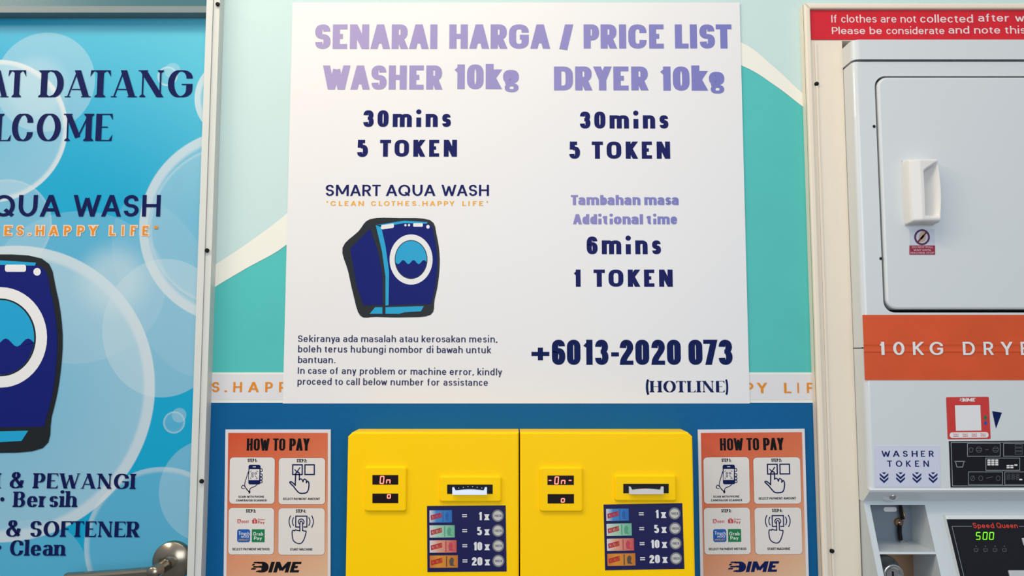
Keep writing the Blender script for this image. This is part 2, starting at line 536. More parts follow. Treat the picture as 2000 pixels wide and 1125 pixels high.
            for k in range(n):
                p = Vector(P[k])
                a = Vector(P[k - 1]) if (k or closed) else None
                b = Vector(P[(k + 1) % n]) if (k < n - 1 or closed) else None
                d0 = (p - a).normalized() if a is not None else (b - p).normalized()
                d1 = (b - p).normalized() if b is not None else d0
                w0, w1 = s.width(fl, d0), s.width(fl, d1)
                n0, n1 = Vector((-d0.y, d0.x)), Vector((-d1.y, d1.x))
                cr = d0.x * d1.y - d0.y * d1.x
                for sg, out in ((1, L), (-1, Rr)):
                    if abs(cr) < .25:
                        nn = (n0 + n1).normalized()
                        out.append(p + nn * (sg * (w0 + w1) / 4))
                    else:
                        A, B = p + n0 * (sg * w0 / 2), p + n1 * (sg * w1 / 2)
                        q = B - A
                        tt = (q.x * d1.y - q.y * d1.x) / cr
                        tt = max(-.6, min(.6, tt))
                        out.append(A + d0 * tt)
            rb = []
            for k in range(n if closed else n - 1):
                j = (k + 1) % n
                rb.append([tuple(Rr[k]), tuple(Rr[j]), tuple(L[j]), tuple(L[k])])
            for edge, sg in clips:
                out = []
                for q in rb:
                    r2 = []
                    for k in range(len(q)):
                        p, p2 = q[k], q[(k + 1) % len(q)]
                        i1, i2 = (edge - p[1]) * sg >= 0, (edge - p2[1]) * sg >= 0
                        if i1: r2.append(p)
                        if i1 != i2:
                            a = (edge - p[1]) / (p2[1] - p[1])
                            r2.append((p[0] + (p2[0] - p[0]) * a, edge))
                    if len(r2) > 2: out.append(r2)
                rb = out
            quads.append(rb)
        return W, quads
    def layout(s, text, track=0.0):
        x = 0.0; out = []; prev = None
        for ch in text:
            if ch == ' ':
                x += s.space + track; prev = None; continue
            if prev:
                f = 0
                for c, rd, dg in ((prev, ROUNDR, DIAR), (ch, ROUNDL, DIAL)):
                    f += .15 if c in dg else (.65 if c in rd else 1)
                g = s.sp * f / 2
                if s.serif: g = s.sp * f / 2 + s.serif * (1.3 if f > 1 else .3)
                x += g + track
            W, q = s.glyph(ch)
            out.append((x, q)); x += W; prev = ch
        return x, out

HEAVY = Font(.275, .2, fw=1.04, xh=.78, desc=.2, rr=.36, exp=2.4, sp=.10, alt=G2, mono=.15, space=.26)
CONDB = Font(.2, .165, fw=.76, xh=.72, rr=.24, exp=2.1, sp=.08, mono=.85, space=.2, flat=True, alt={'x': (.9, G['x'][1])})
GEOM = Font(.165, .145, fw=1.06, xh=.68, rr=.5, exp=2.0, sp=.17, space=.4)
GEOML = Font(.165, .15, fw=1.0, xh=.68, rr=.5, exp=2.0, sp=.3, space=.5)
BODY = Font(.15, .125, fw=.98, xh=.745, desc=.3, rr=.5, exp=2.2, sp=.17, asc=1.06, space=.44)
MONT = Font(.145, .13, fw=1.14, xh=.74, desc=.26, rr=.5, exp=2.1, sp=.15, asc=1.06, space=.5)
SERIF = Font(.2, .04, fw=1.02, xh=.68, desc=.2, rr=.5, exp=2.0, sp=.05, serif=.07, thin=.035, space=.5, asc=1.03)
SERIFS = Font(.2, .065, fw=1.0, xh=.7, desc=.2, rr=.5, exp=2.0, sp=.03, serif=.06, thin=.045, space=.5, asc=1.03)
GEOMB = Font(.21, .18, fw=1.1, xh=.7, rr=.5, exp=2.2, sp=.17, space=.4)
BEBAS = Font(.18, .125, fw=.74, xh=.72, rr=.22, exp=2.1, sp=.09, mono=.8, space=.2)
WIDE = Font(.27, .22, fw=1.25, rr=.4, exp=2.6, sp=.1, slant=.22)

def text(mb, P, font, s, x0, x1, yb, yt, h=0.0006, yb1=None, track=0.0, size_only=False):
    """write s between photo columns x0 and x1, standing on row yb, capitals reaching up to row yt"""
    p0 = Vector(P.uv(x0, yb)); p1 = Vector(P.uv(x1, yb if yb1 is None else yb1))
    cap = (Vector(P.uv(x0, yt)) - p0).length
    ex = (p1 - p0); Lx = ex.length; ex = ex / Lx; ey = Vector((-ex.y, ex.x))
    W, gl = font.layout(s, track)
    if font.slant: W += font.slant
    sx = cap if size_only else Lx / W
    lay = 0
    for gx, q in gl:
        k = 0
        for rb in q:
            for qi, poly in enumerate(rb):
                pts = [(p0 + ex * ((gx + x + font.slant * y) * sx) + ey * (y * cap)) for x, y in poly]
                mb.poly(P, [tuple(p) for p in pts], h + k * 4e-5 + (qi % 9) * 4e-6)
            k += 1
def spaced(mb, P, font, s, xs, yb, yt, h=0.0006):
    """letters at measured centres"""
    for ch, (xa, xb) in zip(s, xs):
        text(mb, P, font, ch, xa, xb, yb, yt, h)
def stroke(mb, P, pts, w, h=0.0006, closed=False, cap=True):
    w = w * 1.3
    """line drawing in the sheet's own units, width w"""
    q = [Vector(P.uv(*p)) for p in pts]
    a, b = Vector(P.uv(pts[0][0], pts[0][1])), Vector(P.uv(pts[0][0] + 1, pts[0][1]))
    w = w * (b - a).length
    n = len(q)
    L, R = [], []
    for k in range(n):
        p = q[k]
        a = q[k - 1] if (k or closed) else None
        b = q[(k + 1) % n] if (k < n - 1 or closed) else None
        d0 = (p - a).normalized() if a is not None else (b - p).normalized()
        d1 = (b - p).normalized() if b is not None else d0
        m = Vector((-d0.y, d0.x)) + Vector((-d1.y, d1.x))
        m = m.normalized() if m.length > .1 else Vector((-d0.y, d0.x))
        sc = w / 2 / max(.5, m.dot(Vector((-d0.y, d0.x))))
        e = Vector((0, 0))
        if cap and not closed and k == 0: e = -d0 * w * .3
        if cap and not closed and k == n - 1: e = d0 * w * .3
        L.append(p + m * sc + e); R.append(p - m * sc + e)
    for k in range(n if closed else n - 1):
        j = (k + 1) % n
        mb.poly(P, [tuple(R[k]), tuple(R[j]), tuple(L[j]), tuple(L[k])], h)
def fill(mb, P, pts, h=0.0006):
    mb.poly(P, uvs(P, pts), h)
def smooth(pts, n=6, closed=False):
    """Catmull-Rom through points"""
    out = []; m = len(pts)
    rng = range(m if closed else m - 1)
    for i in rng:
        if closed: p = [pts[(i + k - 1) % m] for k in range(4)]
        else: p = [pts[max(0, min(m - 1, i + k - 1))] for k in range(4)]
        for t in range(n):
            t /= n
            out.append(tuple(.5 * (2 * p[1][k] + (p[2][k] - p[0][k]) * t + (2 * p[0][k] - 5 * p[1][k] + 4 * p[2][k] - p[3][k]) * t * t + (3 * p[1][k] - p[0][k] - 3 * p[2][k] + p[3][k]) * t ** 3) for k in (0, 1)))
    if not closed: out.append(pts[-1])
    return out
#SECTIONS

def dist(a, b, d=0.0):
    return (S(a[0], a[1], d) - S(b[0], b[1], d)).length

# ================================================================== SETTING
W0 = wallp(0.0)
XJ = S(401, 600, 0).x                      # wall starts behind the door frame here
XD = S(1663.5, 600, .014).x - .0012                     # opening for the stacked machine
XL, XR = -2.3, 2.4
DOOR_L = XJ - 0.93
XDR = XD + 0.694
DOOR_TOP = S(200, 24, 0).z
CAB_TOP = S(1800, 14, 0).z
mb = MB()
mb.box((XL, 0, 0), (DOOR_L, .12, 2.9))
mb.box((DOOR_L, 0, DOOR_TOP + .10), (XJ, .12, 2.9))
mb.box((XJ, 0, 0), (XD, .12, 2.9))
mb.box((XD, 0, CAB_TOP), (XDR, .12, 2.9))
mb.box((XDR, 0, 0), (XR, .12, 2.9))
wall_paint = mat('mint_wall_paint', (206, 232, 232), .55, bump=.15, bscale=300, mottle=.03, mscale=5)
wall = mb.build('wall_back', wall_paint)
wall['kind'] = 'structure'
mb = MB(); mb.box((XL, -3.2, -.05), (XR, .9, 0))
fl = mb.build('floor', mat('grey_floor_tile', (150, 150, 148), .4, mottle=.1)); fl['kind'] = 'structure'

# painted and printed fields of the wall (parts of the wall)
def wallpart(name, m, fn):
    mb = MB(); fn(mb); return mb.build(name, m, wall)
zstrip0, zstrip1 = S(1000, 786.5).z, S(1000, 727.5).z
TURQ = mat('turquoise_print', (84, 200, 196), .5, bump=.12, bscale=260, mottle=.05, mscale=9)
CREAMW = mat('white_print', (247, 246, 236), .5)
DEEPB = mat('deep_blue_paint', (0, 98, 158), .5, spec=.15, bump=.3, bscale=120, mottle=.08, mscale=4)
def low(mb): mb.slab(W0, [(XJ, .1), (XD, .1), (XD, zstrip0), (XJ, zstrip0)], 0, .0015)
wallpart('lower_wall_paint', DEEPB, low)
def turq(mb):
    arc = smooth([(380, 600), (413, 566), (480, 525), (560, 478), (650, 390), (760, 270), (900, 175), (1040, 120), (1180, 88), (1320, 88), (1447, 128), (1510, 165), (1600, 234)], 5)
    pts = uvs(W0, arc)
    pts = [(max(XJ, min(XD, p[0])), p[1]) for p in pts]
    mb.slab(W0, pts + [(XD, zstrip1), (XJ, zstrip1)], 0, .0004)
wallpart('turquoise_field', TURQ, turq)
def band(mb):
    up = smooth([(380, 548), (413, 522), (480, 478), (563, 415), (650, 330), (760, 215), (900, 120), (1040, 70), (1180, 40), (1320, 44), (1445, 82), (1510, 130), (1562, 178), (1620, 228)], 6)
    lo = smooth([(380, 600), (413, 566), (480, 525), (560, 478), (650, 390), (760, 270), (900, 175), (1040, 120), (1180, 88), (1320, 88), (1447, 128), (1510, 165), (1564, 206), (1620, 250)], 6)
    A, B = [[(max(XJ, min(XD, p[0])), p[1]) for p in uvs(W0, q)] for q in (up, lo)]
    for k in range(len(A) - 1):
        q = []
        for p in (B[k], B[k + 1], A[k + 1], A[k]):
            if not q or (abs(p[0] - q[-1][0]) + abs(p[1] - q[-1][1])) > 1e-6: q.append(p)
        if abs(B[k][0] - B[k + 1][0]) + abs(A[k][0] - A[k + 1][0]) > 1e-6: mb.poly(W0, q, .0008)
wallpart('white_sweep', CREAMW, band)
def strip(mb): mb.slab(W0, [(XJ, zstrip0), (XD, zstrip0), (XD, zstrip1), (XJ, zstrip1)], 0, .0010)
wallpart('white_strip', CREAMW, strip)
def strip2(mb): mb.poly(W0, [(XJ, S(1000, 781).z), (XD, S(1000, 781).z), (XD, S(1000, 731).z), (XJ, S(1000, 731).z)], .0012)
wallpart('printed_band', mat('pale_lilac_print', (232, 230, 234), .5), strip2)
mb = MB()
for ch, xa, xb in (('S', 414.5, 429), ('.', 439, 444), ('H', 456, 473), ('A', 485, 506), ('P', 518.5, 533), ('P', 545.5, 560)):
    text(mb, W0, GEOML, ch, xa, xb, 765.5, 746, .0016)
for ch, xa, xb in (('P', 1456, 1471), ('Y', 1478, 1498), ('L', 1531, 1545), ('I', 1557, 1560), ('F', 1575.5, 1588)):
    text(mb, W0, GEOML, ch, xa, xb, 767.5, 747.5, .0016)
mb.build('lettering', ORANGE2, wall)

# ------------------------------------------------------------------ door on the left
FRAMEM = mat('pale_aluminium', (222, 224, 220), .35)
droot_w = (0, 0, 0)
ZF0 = 0.0
def DP(px, py): return W0.uv(px, py)
def bubble_mat():
    m = bpy.data.materials.new('bubble_print')
    m.use_nodes = True
    nt = m.node_tree; L = nt.links
    b = nt.nodes['Principled BSDF']; b.inputs['Roughness'].default_value = .4; b.inputs['Specular IOR Level'].default_value = .25
    t = nt.nodes.new('ShaderNodeTexCoord')
    se = nt.nodes.new('ShaderNodeSeparateXYZ'); L.new(t.outputs['Object'], se.inputs[0])
    def math_(op, a, b_=None, c=None):
        n = nt.nodes.new('ShaderNodeMath'); n.operation = op
        for i, v in enumerate((a, b_, c)):
            if v is None: continue
            if isinstance(v, (int, float)): n.inputs[i].default_value = v
            else: L.new(v, n.inputs[i])
        return n.outputs[0]
    X, Z = se.outputs[0], se.outputs[2]
    def sstep(v, a, b_):
        n = nt.nodes.new('ShaderNodeMapRange'); n.interpolation_type = 'SMOOTHSTEP'
        L.new(v, n.inputs[0]); n.inputs[1].default_value = a; n.inputs[2].default_value = b_
        return n.outputs[0]
    def mix(fac, c1, c2):
        n = nt.nodes.new('ShaderNodeMix'); n.data_type = 'RGBA'
        if isinstance(fac, (int, float)): n.inputs[0].default_value = fac
        else: L.new(fac, n.inputs[0])
        for i, c in ((6, c1), (7, c2)):
            if isinstance(c, tuple): n.inputs[i].default_value = alb(c)
            else: L.new(c, n.inputs[i])
        return n.outputs[2]
    # ground: deep cyan, paler towards the upper right corner
    x0, z0 = DP(130, 360); x1, z1 = DP(400, 60)
    v = Vector((x1 - x0, z1 - z0)); v /= v.length_squared
    g = math_('ADD', math_('MULTIPLY', math_('SUBTRACT', X, x0), v.x), math_('MULTIPLY', math_('SUBTRACT', Z, z0), v.y))
    col = mix(sstep(g, 0.0, 1.3), (6, 166, 210), (100, 200, 224))
    def circ(cx, cy, r, fillc=0.0, rim=0.0, rw=8, soft=2.5, grad=0.0, ry=None, rot=0.0):
        nonlocal col
        c = DP(cx, cy); k = .75e-3
        r_, ry_ = r * k, (ry or r) * k
        dx = math_('SUBTRACT', X, c[0]); dz = math_('SUBTRACT', Z, c[1])
        if rot:
            ca, sa = math.cos(rot), math.sin(rot)
            dx, dz = math_('ADD', math_('MULTIPLY', dx, ca), math_('MULTIPLY', dz, sa)), math_('SUBTRACT', math_('MULTIPLY', dz, ca), math_('MULTIPLY', dx, sa))
        dz = math_('MULTIPLY', dz, r_ / ry_)
        d = math_('SQRT', math_('ADD', math_('MULTIPLY', dx, dx), math_('MULTIPLY', dz, dz)))
        s_ = soft * k
        inside = sstep(d, r_ + s_ * .3, r_ - s_ * .3)
        if fillc:
            f = math_('MULTIPLY', inside, fillc)
            if grad:
                # denser towards the rim like a soap film
                f = math_('MULTIPLY', f, math_('ADD', 1 - grad, math_('MULTIPLY', sstep(d, 0, r_), grad * 1.5)))
            col = mix(f, col, (206, 226, 234))
        if rim:
            a = sstep(d, r_ - rw * k - s_, r_ - rw * k + s_)
            col = mix(math_('MULTIPLY', math_('MULTIPLY', a, inside), rim), col, (232, 232, 232))
    circ(88, 160, 100, .30, ry=102)
    circ(70, 170, 60, .25, soft=60)
    circ(-10, 255, 145, .34, .62, 9, soft=4, grad=.2)
    circ(10, 440, 92, .28, .12, 4)
    circ(327, 149, 20, .12, .5, 3); circ(337, 138, 16, .25)
    circ(320, 640, 120, .36, ry=135)
    circ(330, 560, 90, .10, ry=190, rot=.45)
    circ(462, 190, 84, .30, .5, 12, grad=.3)
    circ(464, 440, 194, .22, .55, 19, soft=5, grad=.3)
    circ(450, 440, 160, .10, .22, 5)
    circ(15, 765, 285, .42, .50, 21, soft=5, grad=.25)
    circ(150, 560, 175, .16, ry=150)
    circ(222, 548, 60, .55, soft=110)
    circ(340, 825, 21, .14, .4, 2.5); circ(350, 811, 14, .28)
    circ(404, 958, 92, .26, ry=96)
    circ(312, 1062, 144, .15, .36, 9, soft=4)
    circ(60, 1130, 110, .14)
    L.new(col, b.inputs['Base Color'])
    return m
DD = 0.0
mb = MB(); mb.box((DOOR_L + .03, .04, .005), (XJ - .004, 0.0, DOOR_TOP - .002))
door = mb.build('door_1', bubble_mat()); door['kind'] = 'structure'
# frame: a slim inner stop and a wider outer leg, split by a groove
mb = MB()
xa, xb = S(386.5, 500, .02).x, S(399.3, 500, .02).x
mb.box((xa, .02, 0), (xb, -.020, 2.75)); 
xb2, xc = S(401, 500, .018).x, S(413, 500, .018).x
mb.box((xb2, .0, 0), (xc, -.018, 2.75))
mb.box((xb - .001, .0, 0), (xb2 + .001, -.013, 2.75))
mb.box((DOOR_L - .03, .02, 0), (DOOR_L + .03, -.02, 2.75))
fr = mb.build('door_frame', FRAMEM, door)
mb = MB()
z0, z1 = S(200, 24.5, .02).z, S(200, 10, .02).z
mb.box((DOOR_L + .03, .02, z0), (xa, -.020, z0 + .003))
mb.box((DOOR_L + .03, .02, z0 + .003), (xa, -.017, z1))
mb.build('door_head', mat('shaded_greige_aluminium', (124, 138, 142), .4), door)  # shade on the head is put into this darker colour
mb = MB(); mb.box((DOOR_L + .03, .03, z1), (xa, -.004, z1 + .22))
mb.build('transom_panel', mat('shaded_transom_teal', (64, 112, 124), .3), door)  # teal darkened too, the shade under the top is in the colour
mb = MB(); mb.box((DOOR_L + .03, .02, z1 + .2), (xa, -.02, z1 + .24)); mb.build('top_rail', FRAMEM, door)
for px, py in ((425, 8), (404, 489), (393.5, 940)):
    c = S(px, py, .0205); mb = MB()
    mb.lathe(c, (0, -1, 0), [(0.0, .0012), (.0022, .0012), (.0030, .0006), (.0032, -.001)], 16)
    mb.build('screw', HOLE, door)
# door lettering
mb = MB()
text(mb, W0, SERIF, 'SELAMAT', -236, 48.5, 190, 137.5)
text(mb, W0, SERIF, 'DATANG', 79, 375.5, 190, 137.5)
text(mb, W0, SERIF, 'WELCOME', -118, 218, 275.5, 222.5)
mb.build('welcome_lettering', mat('door_ink', (16, 26, 84), .6, spec=.08), door)
mb = MB()
text(mb, W0, GEOM, 'SMART', -274, -78, 423, 381)
text(mb, W0, GEOM, 'AQUA', -60, 119, 423, 381)
text(mb, W0, GEOM, 'WASH', 142.5, 313, 423, 381)
mb.build('shop_name', mat('door_ink', (22, 34, 88)), door)
def halo(P, f, s, x0, x1, yb, yt, tr, col, par, name):
    mb = MB(); text(mb, P, f, s, x0, x1, yb, yt, track=tr, h=.0009); mb.build(name, col, par)
# light outline under the orange slogan: same letters with heavier strokes
GH = Font(GEOML.wv + .14, GEOML.wh + .14, fw=1.0, sp=.3, space=.5)
SL = [('E', 9, 23), ('S', 33.5, 45), ('.', 56, 60), ('H', 70.5, 86), ('A', 96, 114), ('P', 125.5, 138), ('P', 151.5, 164), ('Y', 173, 190.5), ('L', 214, 225), ('I', 238.5, 241.5), ('F', 255.5, 266.5), ('E', 278.5, 290)]
for f, e, col, h, nm in ((GH, 2.2, mat('slogan_outline', (232, 214, 196), .5), .0005, 'slogan_outline'), (GEOML, 0, ORANGE2, .0009, 'slogan')):
    mb = MB()
    for ch, a, b in SL:
        text(mb, W0, f, ch, a - e, b + e, 459.5 + e, 441.5 - e, h)
    if e == 0:
        text(mb, W0, GEOML, '"', 301, 308, 460, 441.5, h)
        text(mb, W0, f, '"CLEAN', -272, -160, 459.5, 441.5, h); text(mb, W0, f, 'CLOTH', -134, -4, 459.5, 441.5, h)
    mb.build(nm, col, door)
mb = MB()
text(mb, W0, SERIFS, '&', 19, 47.5, 953.5, 922, .0007)
text(mb, W0, SERIFS, 'PEWANGI', 66, 263, 953.5, 924, .0007, yb1=955)
text(mb, W0, SERIFS, 'N', -34, 2.5, 953.5, 924, .0007)
fill(mb, W0, ell(5, 975, 4, 4.2, 20), .0007)
text(mb, W0, SERIFS, 'Bersih', 27, 149.5, 990, 960, .0007)
text(mb, W0, SERIFS, '&', 12, 41.5, 1048, 1016, .0007)
text(mb, W0, SERIFS, 'SOFTENER', 59, 272, 1048, 1017.5, .0007, yb1=1049)
fill(mb, W0, ell(-1, 1069, 4, 4.2, 20), .0007)
text(mb, W0, SERIFS, 'Clean', 19.5, 127, 1085, 1055, .0007)
mb.build('service_lettering', mat('door_ink', (22, 34, 88)), door)

# a plain washing machine drawing, the same on door and poster
def washer_print(P, mp, parent, h=.0007):
    """mp maps poster columns and rows to sheet units"""
    def q(pts): return [mp(*p) for p in pts]
    def part(nm, m, polys, hh):
        mb = MB()
        for p in polys: fill(mb, P, q(p), hh)
        return mb.build(nm, m, root)
    mb = MB()
    out = smooth([(723, 428), (780, 426), (840, 430), (853, 460), (859, 505), (856, 550), (849, 585), (841, 615), (790, 620), (735, 619), (704, 617), (690, 575), (680, 530), (669, 484), (700, 452)], 4, True)
    fill(mb, P, q(out), h)
    root = mb.build('washer_drawing', mat('drawing_outline', (22, 28, 34), .45), parent)
    part('side_panel', BODYNAVY, [[(723, 446), (738, 490), (747, 535), (748, 596), (710, 596), (697, 560), (684, 486)]], h + 2e-4)
    part('front_panel', BODYNAVY, [smooth([(738, 438), (790, 433), (838, 437), (848, 462), (854, 505), (851, 555), (842, 594)], 4) + [(760, 596), (759, 530), (748, 470)]], h + 2e-4)
    part('trim_stripe', CYAN, [[(734, 440), (744, 440), (753, 480), (760, 530), (759, 596), (753, 597), (753, 540), (746, 490)], [(734, 440), (790, 431), (835, 434), (834, 437), (790, 436), (744, 443)],
         [(733, 600), (747, 600), (747, 613), (722, 613)], [(753, 600), (828, 598), (822, 608), (790, 610), (780, 613), (753, 613)]], h + 3e-4)
    part('control_buttons', WHITE, [rrect(0, 0, 25, 8, 2.5, 3) and [(744.5 + x, 440 + y - x * .14) for x, y in rrect(0, 0, 25, 8.5, 2.5, 3)], ell(792, 440, 2.3, 2.3, 12), ell(799, 439.8, 2.3, 2.3, 12), rrect(807, 436, 826, 443, 2, 3), ell(836, 443, 3.4, 3.8, 14)], h + 3.5e-4)
    part('door_ring', WHITE, [ell(803, 507, 42, 49, 48)], h + 3.5e-4)
    part('door_gasket', mat('drawing_outline', (22, 28, 34), .45), [ell(803, 507, 32, 38, 48)], h + 4.5e-4)
    part('door_glass', CYAN, [ell(803, 507, 30.5, 36.5, 48)], h + 5.5e-4)
    wv = [(772.6 + 60.8 * k / 24, 512 + 4 * math.sin(k * .79)) for k in range(25)]
    lo = [(803 + 30.4 * math.cos(math.radians(a)), 507 + 36.4 * math.sin(math.radians(a))) for a in range(8, 173, 6)]
    part('door_water', BODYNAVY, [wv + lo], h + 6.5e-4)
    return root
def door_map(x, y):      # the door carries the same drawing larger
    return ((x - 803) * 2.16 + 2, (y - 430) * 2.0 + 505)
washer_print(W0, door_map, door)

# lever handle
HB = S(338, 1095, .003)
hroot_mb = MB()
hroot_mb.lathe(HB, (0, -1, 0), [(0.0, .0105), (.011, .0105), (.0125, .0100), (.0265, .0062), (.0272, .0052), (.0275, -.003)], 64)
handle = hroot_mb.build('door_handle', STEEL, door)
mb = MB()
mb.tube([HB + Vector((0, -.008, 0)), HB + Vector((0, -.046, 0))], .0085, 24)
mb.lathe(HB + Vector((0, -.046, 0)), (0, -1, 0), [(.0085, 0), (.0092, .0006), (.0092, .0030), (.0088, .0036), (.0088, .016), (.0070, .0185), (0, .019)], 32)
mb.build('neck', STEEL, handle)
mb = MB()
c = HB + Vector((.002, -.0575, -.001))
P = Plane((0, c.y + .006, 0))
zz = c.z
mb.bslab(P, [(c.x, zz - .0085), (c.x, zz + .0075), (c.x - .055, zz + .003), (c.x - .122, zz - .001), (c.x - .126, zz - .008), (c.x - .122, zz - .015), (c.x - .055, zz - .0115)], 0, .0115, .004)
mb.build('lever', STEEL, handle)

# ------------------------------------------------------------------ frame around the stacked machine
CREAM = mat('cream_frame_paint', (246, 234, 216), .42, mottle=.02, mscale=3)
TD = .014
def X(px, py=560, d=TD): return S(px, py, d).x
trX0, trX1 = S(1580.5, 600, 0).x, X(1663.5, 600)
zt0, zt1 = S(1700, 80, TD).z, S(1700, 9, TD).z
mb = MB()
mb.box((trX0, .06, 0), (trX1, -TD, zt1))
xR0 = trX1 + .690; xR1 = xR0 + (trX1 - trX0)
mb.box((xR0, .06, 0), (xR1, -TD, zt1))
mb.box((trX1, .06, zt0), (xR0, -TD, zt1))
frame = mb.build('trim_1', CREAM); frame['kind'] = 'structure'
mb = MB()   # outer raised lip, mitred at the corner
lip = .0055
PT = wallp(TD)
lw = .0085
for prof in (((trX0, 0), (trX0 + lw, 0), (trX0 + lw, zt1 - lw), (trX0, zt1)), ((trX0, zt1), (trX0 + lw, zt1 - lw), (xR1 - lw, zt1 - lw), (xR1, zt1)), ((xR1, 0), (xR1, zt1), (xR1 - lw, zt1 - lw), (xR1 - lw, 0))):
    mb.bslab(PT, list(prof), -.001, lip, .0022)
mb.build('outer_lip', CREAM, frame)
mb = MB()
for xx in (X(1596.5), X(1607)):
    mb.slab(PT, rect(xx - .0008, 0, xx + .0022, zt1 - lw - .052), -.001, .0018)
mb.build('face_bead', CREAM, frame)
for px, py in ((1595.5, 163.5), (1625.5, 1076.5)):
    mb = MB(); mb.lathe(S(px, py, TD + .002), (0, -1, 0), [(0, .0016), (.0021, .0014), (.0030, .0004), (.0032, -.002)], 16); mb.build('screw', HOLE, frame)

# red notice above the machine
PB = wallp(TD + .0004)
nz0, nz1 = S(1600, 78, TD).z, S(1600, 20.5, TD).z
nx0 = X(1580.5, 50)
mb = MB(); mb.slab(PB, rect(nx0, nz0, xR0 + .03, nz1), 0, .0006)
notice = mb.build('notice_banner', mat('notice_red', (222, 32, 48), .42, mottle=.08, mscale=30), loc=(nx0, -TD, nz0))
tag(notice, 'red banner with white lettering about clothes, stretched along the top frame above the dryer', 'sign')
mb = MB()
for s_, xa, xb, yb, yt in (('If clothes are not', 1623.5, 1790, 44.5, 30), ('collected', 1797, 1900, 44.5, 29.5), ('after wash', 1910, 2042, 42.5, 28), ('Please be', 1624.5, 1722, 67, 53.5), ('considerate', 1731, 1844, 67, 53.5), ('and note this', 1852, 2003, 66, 52)):
    text(mb, PB, MONT, s_, xa, xb, yb, yt, .0008)
mb.build('lettering', mat('notice_white', (240, 222, 224), .5), notice)

# ================================================================== PRICE POSTER
PP = wallp(.0022)
pz0, pz1 = S(1000, 788, .0022).z, S(1000, 5, .0022).z
px0, px1 = (S(572, 5).x + S(553.5, 787).x) / 2, (S(1443.5, 5).x + S(1463.5, 787).x) / 2
POSTM = gradmat('poster_film', [(0, (247, 245, 246)), (1, (240, 242, 248))], (0, 0), (1.0, -.3), .38, transp=.045)
mb = MB(); mb.slab(PP, rect(px0, pz0, px1, pz1), -.0004, 0)
poster = mb.build('price_poster', POSTM, loc=(px0, -.0022, pz0))
tag(poster, 'large white price list poster with lilac headings stuck over the mural', 'poster')
LIL = gradmat('lilac_glare_ink', [(0, (172, 158, 206)), (1, (112, 118, 196))], (0, 0), (.64, -.1), .45)  # lilac ink, paler on the left with glare painted into the gradient
mb = MB()
for s_, a, b in (('SENARAI', 615, 854), ('HARGA', 877.5, 1074.5), ('/', 1092, 1120), ('PRICE', 1140, 1296.5), ('LIST', 1318.5, 1429.5)):
    text(mb, PP, HEAVY, s_, a, b, 95.5 - (a - 615) / 800, 47.8, .0003)
mb.build('title_lettering', LIL, poster)
mb = MB()
HEAD = (('WASHER', 630, 864, 175, 128), ('10', 884.5, 944.5, 174, 126), ('k', 948.5, 980, 174, 125), ('g', 982.5, 1016, 174, 126), ('DRYER', 1082, 1266.5, 176.5, 130), ('10', 1287, 1347, 177, 130), ('k', 1351, 1382.6, 177, 128), ('g', 1385, 1417.5, 177, 130))
for side in (HEAD[:4], HEAD[4:]):
    mb = MB()
    for s_, a, b, yb, yt in side:
        text(mb, PP, HEAVY, s_, a, b, yb, yt, .0003)
    mb.build('machine_heading', LIL, poster)
mb = MB()
for s_, a, b, yb, yt, tr in (('30mins', 709.5, 880.5, 248, 215.5, .15), ('5', 697.5, 718.5, 306.5, 273, 0), ('TOKEN', 742, 892.5, 306, 273, .16), ('30mins', 1132.7, 1305.5, 251, 218, .15), ('5', 1112, 1133, 310, 276.5, 0), ('TOKEN', 1156, 1309, 310, 276.5, .16),
    ('6mins', 1146, 1291, 496.5, 462, .15), ('1', 1119, 1134, 560, 526.5, 0), ('TOKEN', 1159.5, 1314, 560, 526.5, .16)):
    text(mb, PP, HEAVY, s_, a, b, yb, yt, .0003, track=tr)
mb.build('price_lettering', NAVY, poster)
mb = MB()
for s_, a, b, yb, yt in (('Tambahan', 1115, 1251, 400.5, 381), ('masa', 1258.5, 1325.5, 400.5, 381), ('Additional', 1119, 1256, 438, 418.5), ('time', 1263, 1322.5, 438, 418.5)):
    text(mb, PP, HEAVY, s_, a, b, yb, yt, .0003)
mb.build('extra_time_lettering', LIL, poster)
mb = MB()
for s_, a, b in (('SMART', 636, 743.5), ('AQUA', 753.5, 850.5), ('WASH', 862, 955)):
    text(mb, PP, GEOM, s_, a, b, 382.8, 360.8, .0003)
mb.build('shop_name', NAVY, poster)
mb = MB()
for s_, a, b in (('"CLEAN', 637.5, 710.5), ('CLOTHES.', 724.5, 820), ('HAPPY', 825, 887.5), ('LIFE"', 903, 953)):
    text(mb, PP, GEOML, s_, a, b, 402, 392.8, .0003, track=.12)
mb.build('slogan', ORANGE, poster)
mb = MB()
for s_, a, b, yb, yb1, yt in (('Sekiranya ada masalah atau kerosakan mesin,', 582, 971.5, 667.8, 668.8, 655), ('boleh terus hubungi nombor di bawah untuk', 582, 959.5, 688, 690, 675), ('bantuan.', 582, 655, 709, 709.3, 696), ('In case of any problem or machine error, kindly', 581.5, 980.5, 730, 733, 717.3), ('proceed to call below number for assistance', 581, 952.7, 751.3, 753.6, 738.5)):
    text(mb, PP, BODY, s_, a, b, yb, yt, .0003, yb1=yb1)
mb.build('help_lettering', mat('ink_body', (40, 42, 92), .5), poster)
mb = MB()
for s_, a, b, tr in (('+', 1038, 1073, 0), ('6013', 1078, 1188.5, 0), ('-', 1194, 1209, 0), ('2020', 1210.5, 1330, 0), ('073', 1345, 1431, 0)):
    text(mb, PP, CONDB, s_, a, b, 712.5, 663.5, .0003)
mb.build('hotline_number', NAVY2, poster)
mb = MB()
text(mb, PP, SERIF, '(', 1261.5, 1268.5, 766, 744, .0003); text(mb, PP, SERIF, ')', 1416.5, 1422.5, 766, 744, .0003)
